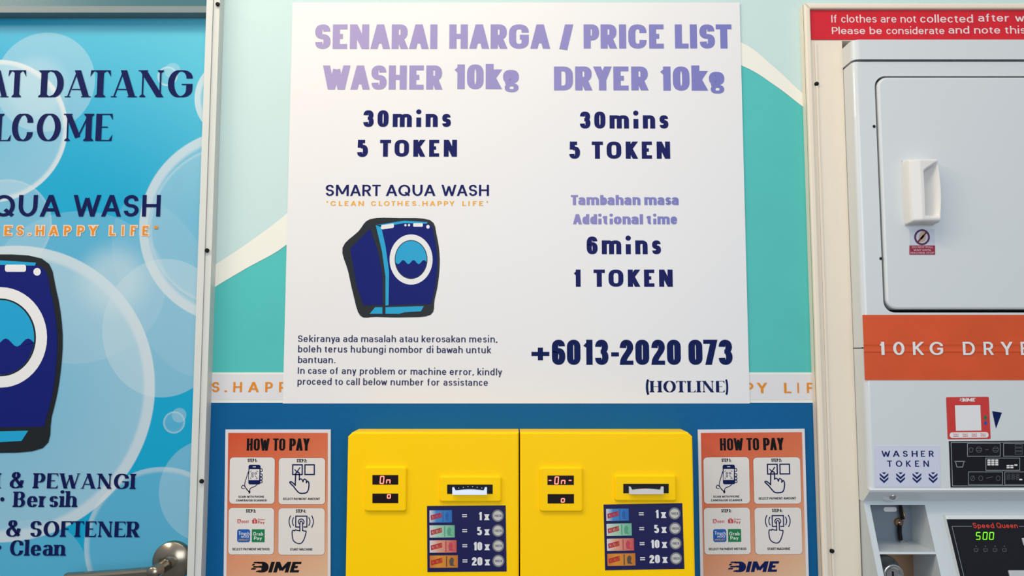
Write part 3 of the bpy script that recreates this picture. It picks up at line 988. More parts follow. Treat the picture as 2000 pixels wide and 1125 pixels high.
text(mb, PP, SERIF, 'HOTLINE', 1270.5, 1415, 766, 744, .0003)
mb.build('hotline_word', NAVY2, poster)
washer_print(PP, lambda x, y: (x, y), poster, .0003)

# ================================================================== PAYMENT SIGNS
def payment_sign(dst, label, hz):
    PS = wallp(.0035)
    A = Aff(PS, ((440, 839), (645.5, 1125)), dst)
    base = PS.w(A.uv(440, 1162))
    root = empty('payment_sign', base, label, 'sign', 'pay instruction signs beside the yellow token machines')
    mb = MB(); mb.slab(A, uvs(A, rect(440, 839, 645.5, 1162)), -.002, 0); mb.build('board', mat('sign_white', (232, 228, 232), .45), root)
    a, b = A.uv(450, 850), A.uv(610, 1150)
    G_ = gradmat('sunset_print', [(0, (216, 82, 48)), (.35, (224, 118, 78)), (.7, (228, 160, 122)), (1, (232, 196, 162))], (a[0] - base.x, a[1] - base.z), (b[0] - base.x, b[1] - base.z), .45)
    mb = MB(); fill(mb, A, rect(445.6, 845.5, 640, 1156), .0002); mb.build('colour_field', G_, root)
    mb = MB()
    for s_, x0, x1 in (('HOW', 482, 526.3), ('TO', 533, 557), ('PAY', 565, 604.5)):
        text(mb, A, BEBAS, s_, x0, x1, 880.5, 856.5, .0004)
    mb.build('heading', BLACK, root)
    cards = []
    for (x0, y0, x1, y1) in ((449.5, 894, 537, 985), (545, 895, 635, 986), (448.5, 993, 536.5, 1083.5), (545, 993.5, 634.5, 1084)):
        mb = MB(); fill(mb, A, rrect(x0 - .6, y0 - .6, x1 + .6, y1 + .6, 7.5), .0003)
        edge = mb.build('step_card', mat('card_edge', (150, 72, 60), .5), root)
        mb = MB(); fill(mb, A, rrect(x0, y0, x1, y1, 7), .0004); mb.build('card_face', mat('card_white', (236, 230, 226), .45), edge)
        cards.append(edge)
    def sub(k, nm, m, fn, h=.0006):
        mb = MB(); fn(mb, h); return mb.build(nm, m, cards[k])
    def t(s_, x0, x1, yb, yt, f=CONDB):
        return lambda mb, h: text(mb, A, f, s_, x0, x1, yb, yt, h)
    sub(0, 'step_title', BLACK, t('STEP 1:', 484.3, 502.5, 903, 896.5)); sub(1, 'step_title', BLACK, t('STEP 2:', 579.7, 599.5, 903.7, 897.2))
    sub(2, 'step_title', BLACK, t('STEP 3:', 482, 501, 1002, 995.6)); sub(3, 'step_title', BLACK, t('STEP 4:', 578.7, 598, 1002.3, 995.8))
    def c0(mb, h):
        text(mb, A, GEOMB, 'SCAN WITH PHONE', 467, 517, 973, 969, h); text(mb, A, GEOMB, 'CAMERA/QR SCANNER', 462.5, 522, 980.2, 976.2, h)
    sub(0, 'caption', BLACK, c0)
    sub(1, 'caption', BLACK, t('SELECT PAYMENT AMOUNT', 553.5, 625, 977.6, 973, GEOMB))
    sub(2, 'caption', BLACK, t('SELECT PAYMENT METHOD', 456.5, 528, 1075.2, 1070.6, GEOMB))
    sub(3, 'caption', BLACK, t('START MACHINE', 568, 611, 1075.8, 1071, GEOMB))
    # step 1: hand holding a phone
    def i0(mb, h):
        fill(mb, A, rrect(486, 908.5, 509.5, 947, 3.5, 4), h)
        st = lambda p, w=1.3, **k: stroke(mb, A, p, w, h + 2e-5, **k)
        st(smooth([(486, 922), (482, 935), (479, 948), (484, 958), (490, 962)], 4), 1.1)
        st(smooth([(472.5, 953), (476, 948.5), (483, 956), (489, 964)], 4), 1.1)
        st([(473, 951), (474, 955), (479, 955)], 1.0); st([(489, 964), (487.5, 964), (488, 959)], 1.0)
        st(smooth([(508, 941), (500, 950), (490, 955), (489, 963)], 4), 1.1)
        for cy, r in ((919, 3.2), (929, 3), (935.5, 2.8), (941.5, 2.6)):
            st(smooth([(509, cy - r), (512.5, cy - r * .7), (512.8, cy + r * .6), (509.5, cy + r)], 4), 1.1)
    sub(0, 'phone_icon', NAVY2, i0)
    def i0b(mb, h):
        fill(mb, A, [(488, 917), (507.5, 917), (507, 938.5), (486.8, 938.5)], h + 4e-5)
        stroke(mb, A, [(495, 912.5), (500, 912.5)], 1.1, h + 4e-5)
    sub(0, 'phone_screen', mat('card_white', (236, 230, 226)), i0b)
    def i0c(mb, h):
        for x, y in ((492.5, 924), (498.5, 924), (492.5, 929.5)):
            stroke(mb, A, rect(x, y, x + 3, y + 3), .8, h + 6e-5, closed=True)
        for p in ([(489.5, 922.5), (491.5, 920.5)], [(502, 920.5), (504.3, 922.5)], [(489.5, 934), (491.5, 936)], [(499, 930), (502.5, 934)], [(501, 936), (504.3, 935)]):
            stroke(mb, A, p, .8, h + 6e-5)
    sub(0, 'scan_mark', NAVY2, i0c)
    def i1(mb, h):
        st = lambda p, w=1.8, **k: stroke(mb, A, p, w, h, **k)
        st(rect(572, 908.5, 590.5, 927.5), 1.8, closed=True); st(rect(595.8, 908.5, 614, 927.5), 1.8, closed=True)
        st([(576, 918), (580.3, 922.5), (586, 914)], 1.5)
        st(smooth([(577, 949), (577.8, 930), (578.5, 924.5), (582, 923), (584.8, 925.5), (585, 938)], 4), 1.8)
        st(smooth([(585, 938), (588, 936), (591, 938.5), (592, 942)], 3), 1.6); st(smooth([(592, 942), (594.5, 936.5), (598.5, 939), (598.5, 944)], 3), 1.6)
        st(smooth([(598.5, 944), (601, 940.5), (603.5, 944), (603.5, 952), (601.5, 960), (597, 963.8), (586, 964), (580, 959), (573, 950), (566.5, 943.5), (569, 941.8), (573, 944.5), (577, 948)], 4), 1.8)
    sub(1, 'press_icon', NAVY2, i1)
    def i3(mb, h):
        st = lambda p, w=1.4, **k: stroke(mb, A, p, w, h, **k)
        st([(586, 1030), (578.5, 1030), (578.5, 1009), (600, 1009), (600, 1030), (594, 1030)], 1.6)
        st([(589 + 5.5 * math.cos(math.radians(a)), 1020 - 5.5 * math.sin(math.radians(a))) for a in range(-45, 226, 15)], 1.4)
        st(smooth([(586.5, 1038), (586.6, 1022), (589, 1018.5), (591.5, 1022), (591.8, 1037)], 4), 1.5)
        st(smooth([(591.8, 1037), (596, 1038), (598.5, 1038.5), (597, 1047), (593, 1057), (588, 1062), (580, 1061), (573.5, 1055), (571.5, 1042), (573, 1036.5), (576.5, 1037.5), (578, 1035.5), (582, 1037), (586.5, 1037)], 4), 1.5)
        for cx, sg in ((589, 1), (589, -1)):
            for r in (17, 23.5):
                st([(cx + sg * r * math.cos(math.radians(a)), 1019.5 - r * .9 * math.sin(math.radians(a))) for a in range(-30, 31, 10)] if r < 20 else [(cx + sg * r * math.cos(math.radians(a)), 1019.5 - r * .95 * math.sin(math.radians(a))) for a in range(-30, 31, 10)], 1.4)
    sub(3, 'start_icon', NAVY2, i3)
    PINK = mat('wallet_red', (206, 60, 64), .5)
    def w0(mb, h):
        fill(mb, A, rrect(465.5, 1015, 472.5, 1023, 1.6, 3), h); text(mb, A, GEOM, 'oost', 473.5, 488, 1022.5, 1015.5, h)
        fill(mb, A, [(494, 1016), (504, 1015.5), (504, 1023), (494.5, 1023.3)], h); stroke(mb, A, [(497, 1016), (497.6, 1013.8), (500.4, 1013.8), (501, 1016)], .9, h)
        text(mb, A, GEOML, 'Shopee', 505.5, 518, 1016.8, 1013.6, h); text(mb, A, GEOML, 'Pay', 505.5, 518, 1023.5, 1018, h)
    sub(2, 'wallet_marks', PINK, w0)
    def w0b(mb, h):
        text(mb, A, GEOM, 'B', 467, 470.8, 1022, 1016.2, h + 5e-5); text(mb, A, GEOM, 'S', 497.7, 500.8, 1022, 1017, h + 5e-5)
        stroke(mb, A, [(470.5, 1020), (472.6, 1023.2)], 1.0, h + 5e-5)
    sub(2, 'wallet_mark_letters', WHITE, w0b)
    sub(2, 'blue_wallet_tile', BLUE, lambda mb, h: fill(mb, A, rrect(465.5, 1034.5, 490.5, 1059.5, 4, 4), h))
    def w1(mb, h):
        text(mb, A, GEOM, 'Touch', 468, 489, 1045, 1038.5, h + 5e-5, yb1=1046); text(mb, A, GEOM, "nGO", 473.5, 488, 1051, 1046, h + 5e-5)
        text(mb, A, GEOM, 'Grab', 496, 516, 1046.8, 1039.8, h + 5e-5); text(mb, A, GEOM, 'Pay', 498, 513.5, 1055, 1048.5, h + 5e-5)
    sub(2, 'green_wallet_tile', GREEN, lambda mb, h: fill(mb, A, rect(493.8, 1034.5, 518.6, 1059.5), h))
    sub(2, 'tile_letters', WHITE, w1)
    sub(2, 'yellow_ribbon', mat('ribbon_yellow', (222, 176, 60), .5), lambda mb, h: text(mb, A, GEOM, 'eWALLET', 468, 488, 1056.3, 1053, h + 5e-5))
    mb = MB(); dime(mb, A, 492, 590, 1118, 1097.5, .0004); mb.build('sponsor_mark', NAVY2 if hz else BLACK, root)
    return root
def dime(mb, A, x0, x1, yb, yt, h):
    w, c = x1 - x0, yb - yt
    text(mb, A, WIDE, 'IME', x0 + .345 * w, x1, yb, yt, h)
    def q(u, v): return (x0 + u * w, yb - v * c)
    # winged D: solid bowl with speed lines trailing to the left
    bowl = [q(.16, 0), q(.24, 0)] + [q(.24 + .115 * math.cos(math.radians(a)) , .5 + .5 * math.sin(math.radians(a))) for a in range(-88, 89, 11)] + [q(.13, 1), q(.145, .82), q(.22, .82), q(.225, .62), q(.16, .62), q(.16, .44), q(.215, .44), q(.21, .2), q(.15, .2)]
    fill(mb, A, bowl, h)
    for u0, u1, v in ((.05, .15, .93), (.04, .15, .52), (.0, .09, .33), (.10, .16, .1), (.02, .07, .72)):
        fill(mb, A, [q(u0, v - .07), q(u1, v - .07), q(u1 + .02, v + .07), q(u0 + .02, v + .07)], h)
payment_sign(((440.3, 839), (645.8, 839), (436.6, 1125)), 'orange how-to-pay sign on the blue wall between the door frame and the left yellow machine', 0)
payment_sign(((1363, 839.2), (1571.5, 837.6), (1368, 1125)), 'orange how-to-pay sign on the blue wall between the right yellow machine and the cream frame', 1)

# ================================================================== YELLOW TOKEN MACHINES
YEL = mat('yellow_powder_coat', (255, 205, 0), .42, bump=.08, bscale=350, spec=.12, k=.98)
MD = .05
LEDM = mat('led_red', (255, 120, 100), .5, emit=(255, 120, 105), es=1.6)
LEDGLOW = mat('display_window', (26, 4, 6), .25)
def seg_digit(mb, P, x, y, w, hgt, segs, h, lean=.08, t=1.5):
    pts = {'a': ((0, 0), (1, 0)), 'b': ((1, 0), (1, .5)), 'c': ((1, .5), (1, 1)), 'd': ((0, 1), (1, 1)), 'e': ((0, .5), (0, 1)), 'f': ((0, 0), (0, .5)), 'g': ((0, .5), (1, .5))}
    for k, s_ in enumerate(segs):
        (a, b), (c, d) = pts[s_]
        gx, gy = (c - a) * .09, (d - b) * .09
        q = [(x + (a + gx) * w + (1 - b - gy) * hgt * lean, y + (b + gy) * hgt), (x + (c - gx) * w + (1 - d + gy) * hgt * lean, y + (d - gy) * hgt)]
        stroke(mb, P, q, t, h + k * 1e-6)
def token_machine(c0, c1, bez, scr, dig, acc, slot, decal, label, chamfer, lit):
    PF = wallp(MD)
    x0, x1 = PF.uv(*c0)[0], PF.uv(*c1)[0]
    zt = PF.uv(c0[0], c0[1])[1]
    zb = PF.uv(1000, 1185)[1]
    root = empty('token_machine', (x0 / 2 + x1 / 2, 0, zb), label, 'machine', 'yellow token machines mounted on the blue wall')
    ch = .006
    out = [(x0, zb), (x1, zb), (x1, zt), (x0, zt)]
    if chamfer == 'l': out = [(x0, zb), (x1, zb), (x1, zt), (x0 + ch, zt), (x0, zt - ch)]
    else: out = [(x0, zb), (x1, zb), (x1, zt - ch), (x1 - ch, zt), (x0, zt)]
    mb = MB(); mb.bslab(W0, out, .0015, MD, .0022); mb.build('cabinet', YEL, root)
    # display bezel
    def raised(nm, q, hgt, r, c, windows):
        mb = MB(); pts = rrect(*[*PF.uv(q[0], q[3]), *PF.uv(q[2], q[1])], r, 5)
        mb.bslab(PF, pts, -.001, hgt, c)
        return mb.build(nm, YEL, root)
    bz = raised('display_bezel', bez, .0035, .004, .0022, scr)
    for k, q in enumerate(scr):
        mb = MB(); mb.slab(PF, uvs(PF, rect(*q)), .0034, .0038); w_ = mb.build('display', LEDGLOW, bz)
        mb = MB(); dig(mb, PF, k, q); mb.build('digits', LEDM, bz)
    ab = raised('note_bezel', acc, .0035, .004, .0022, None)
    sx0, sy0, sx1, sy1 = slot
    mb = MB(); mb.slab(PF, uvs(PF, rect(*slot)), .0034, .0040)
    mb.build('note_slot', mat('slot_black', (10, 10, 14), .3), ab)
    # pale mouth with a sagging upper edge and short side posts
    mw = []
    mx0, mx1 = sx0 + 10.5, sx1 - 11
    mb = MB()
    top = [(mx0, sy0 + 5), (mx0 + 3, sy0 + 5), (mx0 + 6, sy0 + 11)] + [(mx0 + 8 + (mx1 - mx0 - 16) * k / 10, sy0 + 11 - 1.8 * math.sin(PI * k / 10)) for k in range(11)] + [(mx1 - 6, sy0 + 11), (mx1 - 4, sy0 + 5), (mx1, sy0 + 5)]
    mb.slab(PF, uvs(PF, top + [(mx1, sy1 + .8), (mx0, sy1 + .8)]), .0036, .0085)
    mb.build('note_mouth', mat('mouth_lit', (190, 200, 235), .3, emit=(190, 205, 255), es=.55) if lit else mat('mouth_pale', (226, 222, 224), .35), ab)
    mb = MB()
    for k in range(6 if lit else 2):
        xx = mx0 + 12 + k * 9.0
        mb.lathe(PF.w(PF.uv(xx, sy0 + (3 + 3 * abs(k - 2.5) / 2)), .0042), (0, -1, 0), [(0, .0005), (.0004, .0003), (.0005, 0)], 8)
    mb.build('sensor_lights', mat('sensor_blue', (150, 180, 255), .3, emit=(150, 180, 255), es=1.2) if lit else mat('sensor_off', (70, 72, 78), .3), ab)
    # price decal with four note pictures and four token marks
    A = Aff(PF, ((834, 988), (988, 1117)), decal)
    mb = MB(); mb.slab(A, uvs(A, rect(834, 988, 988, 1117)), -.0002, .0004)
    dc = mb.build('price_decal', mat('decal_navy', (18, 20, 84), .4), root)
    NOTE = [((70, 140, 205), (40, 110, 190), 44), ((176, 214, 190), (110, 186, 150), 49), ((230, 170, 140), (205, 80, 84), 52.5), ((228, 150, 50), (205, 120, 40), 54.5)]
    for k, (ca, cb, w_) in enumerate(NOTE):
        y0 = 996.5 + k * 29.4
        xa = 838.8
        mb = MB(); fill(mb, A, rect(xa, y0, xa + w_, y0 + 24), .0006)
        a, b = A.uv(xa, y0), A.uv(xa + w_, y0)
        br = dc['_w']
        mb.build('note_picture', gradmat('note_print', [(0, (222, 222, 226) if k < 3 else (214, 120, 50)), (.3, ca), (1, cb)], (a[0] - br[0], 0), (b[0] - br[0], 0), .45), dc)
        mb = MB(); fill(mb, A, rect(xa + w_ * .58, y0 + 1.5, xa + w_ * .62, y0 + 22.5), .0007); fill(mb, A, smooth([(xa + w_ * .72, y0 + 20), (xa + w_ * .7, y0 + 10), (xa + w_ * .78, y0 + 4), (xa + w_ * .86, y0 + 8), (xa + w_ * .84, y0 + 16), (xa + w_ * .9, y0 + 21)], 4), .0007)
        mb.build('note_portrait', mat('note_ink_%d' % k, [(40, 100, 175), (90, 165, 135), (200, 70, 90), (90, 80, 70)][k], .5), dc)
        mb = MB()
        stroke(mb, A, [(xa + 3.5, y0 + 18), (xa + 3, y0 + 10.5), (xa + 23, y0 + 5.5), (xa + 23.5, y0 + 13)], 1.2, .0008, closed=True)
        text(mb, A, CONDB, 'CONTOH', xa + 4.6, xa + 22.4, y0 + 17, y0 + 10, .0008, yb1=y0 + 12.2)
        mb.build('specimen_mark', mat('specimen_red', (196, 36, 44), .5), dc)
        mb = MB()
        text(mb, A, GEOM, '=', 902.5, 912, y0 + 17.5, y0 + 3.5, .0006)
        s_ = ['1', '5', '10', '20'][k]; xs = [(934.5, 941), (931.5, 941), (923.5, 941), (920.5, 941)][k]
        text(mb, A, CONDB, s_, xs[0], xs[1], y0 + 20, y0 + 4, .0006); text(mb, A, CONDB, 'x', 945.5, 956, y0 + 20, y0 + 4, .0006)
        mb.build('price_lettering', WHITE, dc)
        cx, cy = 972.3, y0 + 11.5
        mb = MB(); fill(mb, A, ell(cx, cy, 11.6, 12, 28), .0006); mb.build('token_mark', mat('token_rim', (126, 126, 132), .5), dc)
        mb = MB(); fill(mb, A, ell(cx, cy, 8.8, 9.2, 28), .0007); mb.build('token_face', mat('token_grey', (206, 204, 200), .5), dc)
        mb = MB(); text(mb, A, CONDB, 'TOKEN', cx - 7, cx + 7, cy + 2.3, cy - 2.3, .0008, track=.05); mb.build('token_word', GREYINK, dc)
    return root
def dig_left(mb, P, k, q):
    if k == 0:
        seg_digit(mb, P, q[0] + 15, q[1] + 2.6, 6.6, 13.5, 'abcdef', .0042)
        seg_digit(mb, P, q[0] + 27.5, q[1] + 2.6, 6.6, 13.5, 'ceg', .0042)
    else:
        seg_digit(mb, P, q[0] + 28.5, q[1] + 2, 5.8, 13.5, 'abfg', .0042)
def dig_right(mb, P, k, q):
    if k == 0:
        seg_digit(mb, P, q[0] + 14, q[1] + 2.6, 6.6, 13.5, 'abcdef', .0042)
        seg_digit(mb, P, q[0] + 27, q[1] + 2.6, 6.6, 13.5, 'ceg', .0042)
        seg_digit(mb, P, q[0] + 2.0, q[1] + 2.6, 5, 13.5, 'g', .0042); seg_digit(mb, P, q[0] + 41, q[1] + 2.6, 5, 13.5, 'g', .0042)
    else:
        seg_digit(mb, P, q[0] + 26.5, q[1] + 2, 5.8, 13.5, 'cdeg', .0042)
token_machine((679.5, 844.5), (1013.2, 844.5), (712, 910.5, 795.5, 998.5), [(728.3, 927, 778.6, 945.5), (728.3, 963, 778.6, 981.5)], dig_left, (858.5, 928.8, 979.5, 980), (873.8, 945.5, 962.3, 963.5), ((834, 988.2), (987.6, 987), (834.8, 1117.3)), 'yellow token machine on the left of the pair, beside the left payment sign', 'l', True)
token_machine((1015.6, 844.5), (1352.5, 844.5), (1054, 911.5, 1138, 999), [(1069, 928, 1120.4, 946.2), (1069.3, 964, 1120.6, 982.2)], dig_right, (1200, 926.8, 1320, 978.3), (1216.6, 944, 1304.8, 962.3), ((1178.7, 985.4), (1332.4, 982.6), (1181.8, 1113.7)), 'yellow token machine on the right of the pair, beside the right payment sign', 'r', False)

# ================================================================== STACKED DRYER AND WASHER
FD = .046                                    # front of the dryer stands this far out of the wall
PF = wallp(FD)
ENAMEL = mat('white_enamel', (222, 228, 232), .32, spec=.5, coat=.2)
ENAMELC = mat('cream_enamel', (232, 222, 204), .35)
dx0 = trX1 + .0006
dx1 = xR0 - .004
zlip = PF.uv(1800, 954)[1]
ztop = PF.uv(1800, 120.5)[1]
dryer = empty('stacked_laundry_machine', ((dx0 + dx1) / 2, .3, 0), 'white dryer stacked over a washer, framed by the cream trim at the right', 'dryer')
def rounded_front(x0, x1, d0, d1, r, n=8):
    """plan outline (x, depth) with rounded front corners"""
    p = [(x0, d0), (x1, d0)]
    for k in range(n + 1):
        a = PI / 2 * k / n; p.append((x1 - r + r * math.cos(a), d1 - r + r * math.sin(a)))
    for k in range(n + 1):
        a = PI / 2 + PI / 2 * k / n; p.append((x0 + r + r * math.cos(a), d1 - r + r * math.sin(a)))
    return p
# top cap of the casing above the dark gap
mb = MB(); mb.prism_z(rounded_front(dx0 - .001, dx1, -.60, FD + .003, .010), PF.uv(1800, 117)[1], PF.uv(1800, 79)[1])
mb.build('top_cap', ENAMEL, dryer)
mb = MB(); mb.prism_z(rounded_front(dx0 + .006, dx1 - .006, -.60, FD - .008, .008), PF.uv(1800, 124)[1], PF.uv(1800, 112)[1]); mb.build('shadow_gap', mat('gap_dark', (28, 34, 48), .7), dryer)
# casing, split at the seam behind the orange strip
zseam = PF.uv(1676, 679)[1]
RR = .007
def casing(z0, z1, nm):
    mb = MB()
    pts = rounded_front(dx0, dx1, -.6, FD, RR, 10)
    mb.prism_z(pts, z0, z1)
    return mb.build(nm, ENAMEL, dryer)
# dryer front has a rounded rectangular recess for the door
door_out = [PF.uv(1707.5, 148)[0], PF.uv(1743, 610.5)[1], dx1 - .045, PF.uv(1743, 148.5)[1]]
def panel_with_hole(P, outer, hole, h0, h1, mb):
    """flat panel minus a hole: bridge both outlines corner by corner"""
    no = len(hole)
    cx = sum(p[0] for p in hole) / no; cy = sum(p[1] for p in hole) / no
    x0, y0, x1, y1 = outer
    def proj(p):
        dx, dy = p[0] - cx, p[1] - cy
        t = min(((x1 - cx) / dx if dx > 0 else (x0 - cx) / dx) if abs(dx) > 1e-9 else 1e9, ((y1 - cy) / dy if dy > 0 else (y0 - cy) / dy) if abs(dy) > 1e-9 else 1e9)
        return (cx + dx * t, cy + dy * t)
    op = [proj(p) for p in hole]
    corners = [(x0, y0), (x1, y0), (x1, y1), (x0, y1)]
    for k in range(no):
        j = (k + 1) % no
        q = [op[k], op[j]]
        ins = [c for c in corners if abs(op[k][0] - op[j][0]) > 1e-9 and abs(op[k][1] - op[j][1]) > 1e-9 and min(abs(op[k][0] - c[0]), abs(op[j][0] - c[0])) < 1e-9 and min(abs(op[k][1] - c[1]), abs(op[j][1] - c[1])) < 1e-9]
        pts = [hole[k], op[k]] + ins[:1] + [op[j], hole[j]]
        mb.poly(P, pts, h1)
        a, b = P.w(hole[k], h1), P.w(hole[j], h1)
        mb.face([b, a, P.w(hole[k], h0), P.w(hole[j], h0)])
xA = dx0 + RR
hole = rrect(*door_out, .016, 8)
mb = MB()
panel_with_hole(PF, (xA, zseam + .0005, dx1 - RR, ztop), hole, -.03, 0.0, mb)
for sgn, xe in ((-1, xA), (1, dx1 - RR)):       # rounded side edges and flanks
    prev = None
    for k in range(9):
        a = PI / 2 * k / 8
        cur = (xe + sgn * RR * math.sin(a), FD - RR + RR * math.cos(a))
        if prev:
            q = [(prev[0], -prev[1], zseam + .0005), (cur[0], -cur[1], zseam + .0005), (cur[0], -cur[1], ztop), (prev[0], -prev[1], ztop)]
            mb.face(q if sgn > 0 else q[::-1], True)
        prev = cur
    mb.face([(prev[0], -prev[1], zseam), (prev[0], .6, zseam), (prev[0], .6, ztop), (prev[0], -prev[1], ztop)])
mb.face([(dx0, .6, ztop), (dx1, .6, ztop), (dx1, -(FD - RR), ztop), (dx1 - RR, -FD, ztop), (xA, -FD, ztop), (dx0, -(FD - RR), ztop)])
mb.build('front_panel', ENAMEL, dryer)
mb = MB(); mb.box((door_out[0] - .01, .02, door_out[1] - .01), (door_out[2] + .01, .05, door_out[3] + .01)); mb.build('door_recess', mat('gap_dark', (28, 34, 48), .7), dryer)
mb = MB(); mb.prism_z(rounded_front(dx0, dx1, -.6, FD, RR, 10), zlip, zseam - .0012); mb.build('lower_panel', ENAMEL, dryer)
mb = MB(); mb.prism_z(rounded_front(dx0 + .003, dx1 - .003, -.6, FD - .006, .01), zseam - .004, zseam + .004); mb.build('seam', mat('gap_dark', (28, 34, 48), .7), dryer)
# door leaf
gl, gt, gb = .0028, .0026, .0044
mb = MB(); mb.bslab(PF, rrect(door_out[0] + gl, door_out[1] + gb, door_out[2] - gl, door_out[3] - gt, .0145, 8), -.028, .0035, .003)
dd = mb.build('dryer_door', ENAMEL, dryer)
mb = MB(); c = PF.uv(1707, 247); mb.lathe(PF.w(c, .0005), (0, -1, 0), [(0, .001), (.0016, .0008), (.0022, 0)], 12); mb.build('hinge_pin', HOLE, dd); mb = MB(); mb.lathe(PF.w(PF.uv(1720, 505), .0005), (0, -1, 0), [(0, .001), (.0014, .0008), (.002, 0)], 12); mb.build('hinge_pin', HOLE, dd)
# moulded grip: raised on the left, scooped out on the right
PD = wallp(FD + .0035)
def grip():
    mb = MB(); nx, nz = 40, 56
    hx0, hz0 = PD.uv(1767.5, 440); hx1, hz1 = PD.uv(1833, 308, .019)
    base = len(mb.v)
    rows = []
    for j in range(nz + 1):
        v = j / nz
        bulge = 1 - (2 * v - 1) ** 2
        row = []
        xl = hx0 - .0012 * bulge - .0006; xr = hx1 + .0030 * bulge - .0012 * (1 - bulge)
        for i in range(nx + 1):
            u = i / nx
            x = xl + (xr - xl) * u; z = hz0 + (hz1 - hz0) * v
            H = .021
            # outer skirt
            e = min(u / .09, (1 - u) / .05, v / .05, (1 - v) / .04, 1)
            h = H * math.sqrt(max(0, 1 - (1 - e) ** 2)) * (.80 + .20 * min(1, u / .35))
            # scoop region
            lo, hi = .085 + .05 * max(0, (u - .42)) * -1, .955
            left = .46
            if u > left and v > .09 and v < .955 and u < .955:
                s_ = (u - left) / (.955 - left)
                top_lim = .80 + .155 * s_
                ramp = min(1, max(0, (top_lim - v) / .05 + .0)) if True else 1
                bot = min(1, max(0, (v - (.115 - .035 * s_)) / .03))
                depth = (1 - s_ ** 1.25)
                edge = min(1, (u - left) / .03)
                h = h - (H * .98 * depth + .001) * edge * min(ramp, bot)
            row.append(PD.w((x, z), max(h, .0)))
        rows.append(row)
    for r in rows: mb.v += r
    for j in range(nz):
        for i in range(nx):
            a = base + j * (nx + 1) + i
            mb.f.append([a, a + 1, a + nx + 2, a + nx + 1]); mb.sm.append(True)
    return mb.build('grip_handle', mat('white_plastic', (236, 234, 232), .3), dd)
grip()
# door warning sticker
mb = MB(); fill(mb, PD, rect(1777, 447, 1825, 497.5), .0003); ws = mb.build('warning_sticker', mat('sticker_pale', (205, 212, 226), .4), dd)
mb = MB()
cx, cy = 1800.5, 463.3
o_, i_ = uvs(PD, ell(cx, cy, 15.3, 15.6, 36)), uvs(PD, ell(cx, cy, 11.6, 11.8, 36))
for k in range(36): mb.poly(PD, [o_[k], o_[(k + 1) % 36], i_[(k + 1) % 36], i_[k]], .0005)
mb.build('ring', mat('ring_plum', (88, 40, 84), .5), ws)
mb = MB(); fill(mb, PD, smooth([(1794, 470), (1795, 460), (1799, 453), (1805, 453), (1808, 459), (1807, 468), (1803, 472), (1797, 473)], 3, True), .00045); mb.build('hand', mat('hand_tan', (196, 170, 150), .5), ws)
mb = MB(); stroke(mb, PD, [(1793, 472), (1808, 455)], 2.4, .0006); stroke(mb, PD, [(1799, 466), (1803, 461)], 3, .0006); mb.build('slash', mat('slash_brown', (96, 30, 36), .5), ws)
mb = MB(); fill(mb, PD, rect(1776, 479.5, 1826, 497.3), .0005); mb.build('label', mat('label_crimson', (150, 44, 66), .45), ws)
mb = MB()
for s_, a, b, yb in (('DO NOT PULL', 1781, 1822, 484.8), ('WAIT UNTIL', 1784, 1818.5, 490.2), ('MACHINE STOP', 1778, 1824, 495.8)): text(mb, PD, GEOM, s_, a, b, yb, yb - 3.6, .0007)
mb.build('lettering', mat('label_pink', (226, 180, 190), .5), ws)
# orange strip, creased over the seam
OR = mat('strip_orange', (228, 90, 46), .42, mottle=.10, mscale=14)
zo0, zo1 = PF.uv(1760, 742.5)[1], PF.uv(1760, 615)[1]
xo0, xo1 = PF.uv(1686.5, 680)[0], dx1 - .03
mb = MB()
zs = [zo0, PF.uv(1760, 688)[1] - .0006, PF.uv(1760, 687)[1], zseam - .001, zseam + .002, PF.uv(1760, 673)[1] + .0015, zo1]
hs = [.0004, .0004, .0010, .0005, .0005, .0010, .0004]
zs[5] = zs[4] + .0025; 
for k in range(6):
    mb.face([PF.w((xo0, zs[k]), hs[k]), PF.w((xo1, zs[k]), hs[k]), PF.w((xo1, zs[k + 1]), hs[k + 1]), PF.w((xo0, zs[k + 1]), hs[k + 1])])
os_ = mb.build('name_strip', OR, dryer)
mb = MB()
for ch, a, b in (('1', 1717, 1727), ('0', 1744, 1766), ('K', 1782.5, 1804), ('G', 1815, 1841.5), ('D', 1880, 1903.5), ('R', 1920.5, 1940), ('Y', 1954, 1977.5), ('E', 1993, 2009), ('R', 2026, 2046)):
    if ch == 'D': mb.build('lettering', WHITE, os_); mb = MB()
    text(mb, PF, GEOM, ch, a, b, 693.5, 667.7, .0014)
mb.build('lettering', WHITE, os_)
# red payment sticker; its code square stays blank
A = Aff(PF, ((1847.5, 775.5), (1929, 858)), ((1847.5, 775.8), (1929, 775), (1850.8, 858)))
mb = MB(); fill(mb, A, rrect(1847.5, 775.5, 1931, 858, 2.5, 4), .0003)
qs = mb.build('payment_sticker', mat('sticker_red', (212, 62, 58), .42), dryer)
mb = MB(); fill(mb, A, rect(1864, 791.5, 1913.5, 841.5), .0005); fill(mb, A, rrect(1851.5, 844.5, 1927, 855.5, 5, 5), .0005); dime(mb, A, 1873, 1905, 784.5, 777.5, .0005)
mb.build('white_fields', WHITE, qs)
mb = MB()
for k, x in enumerate((1858.5, 1876.5, 1894, 1911.5)):
    text(mb, A, GEOM, ('Step 1', 'Step 2', 'Step 3', 'Step 4')[k], x, x + 10, 849.3, 846.7, .0007); stroke(mb, A, [(x, 852), (x + 10, 852)], .9, .0007)
mb.build('step_words', mat('sticker_red', (212, 62, 58)), qs)
mb = MB(); fill(mb, A, ell(1922.5, 816, 3, 4.3, 16), .0005); mb.build('green_badge', GREEN, qs)
mb = MB(); fill(mb, A, ell(1922.5, 826.8, 3, 4, 16), .0005); mb.build('blue_badge', BLUE, qs)
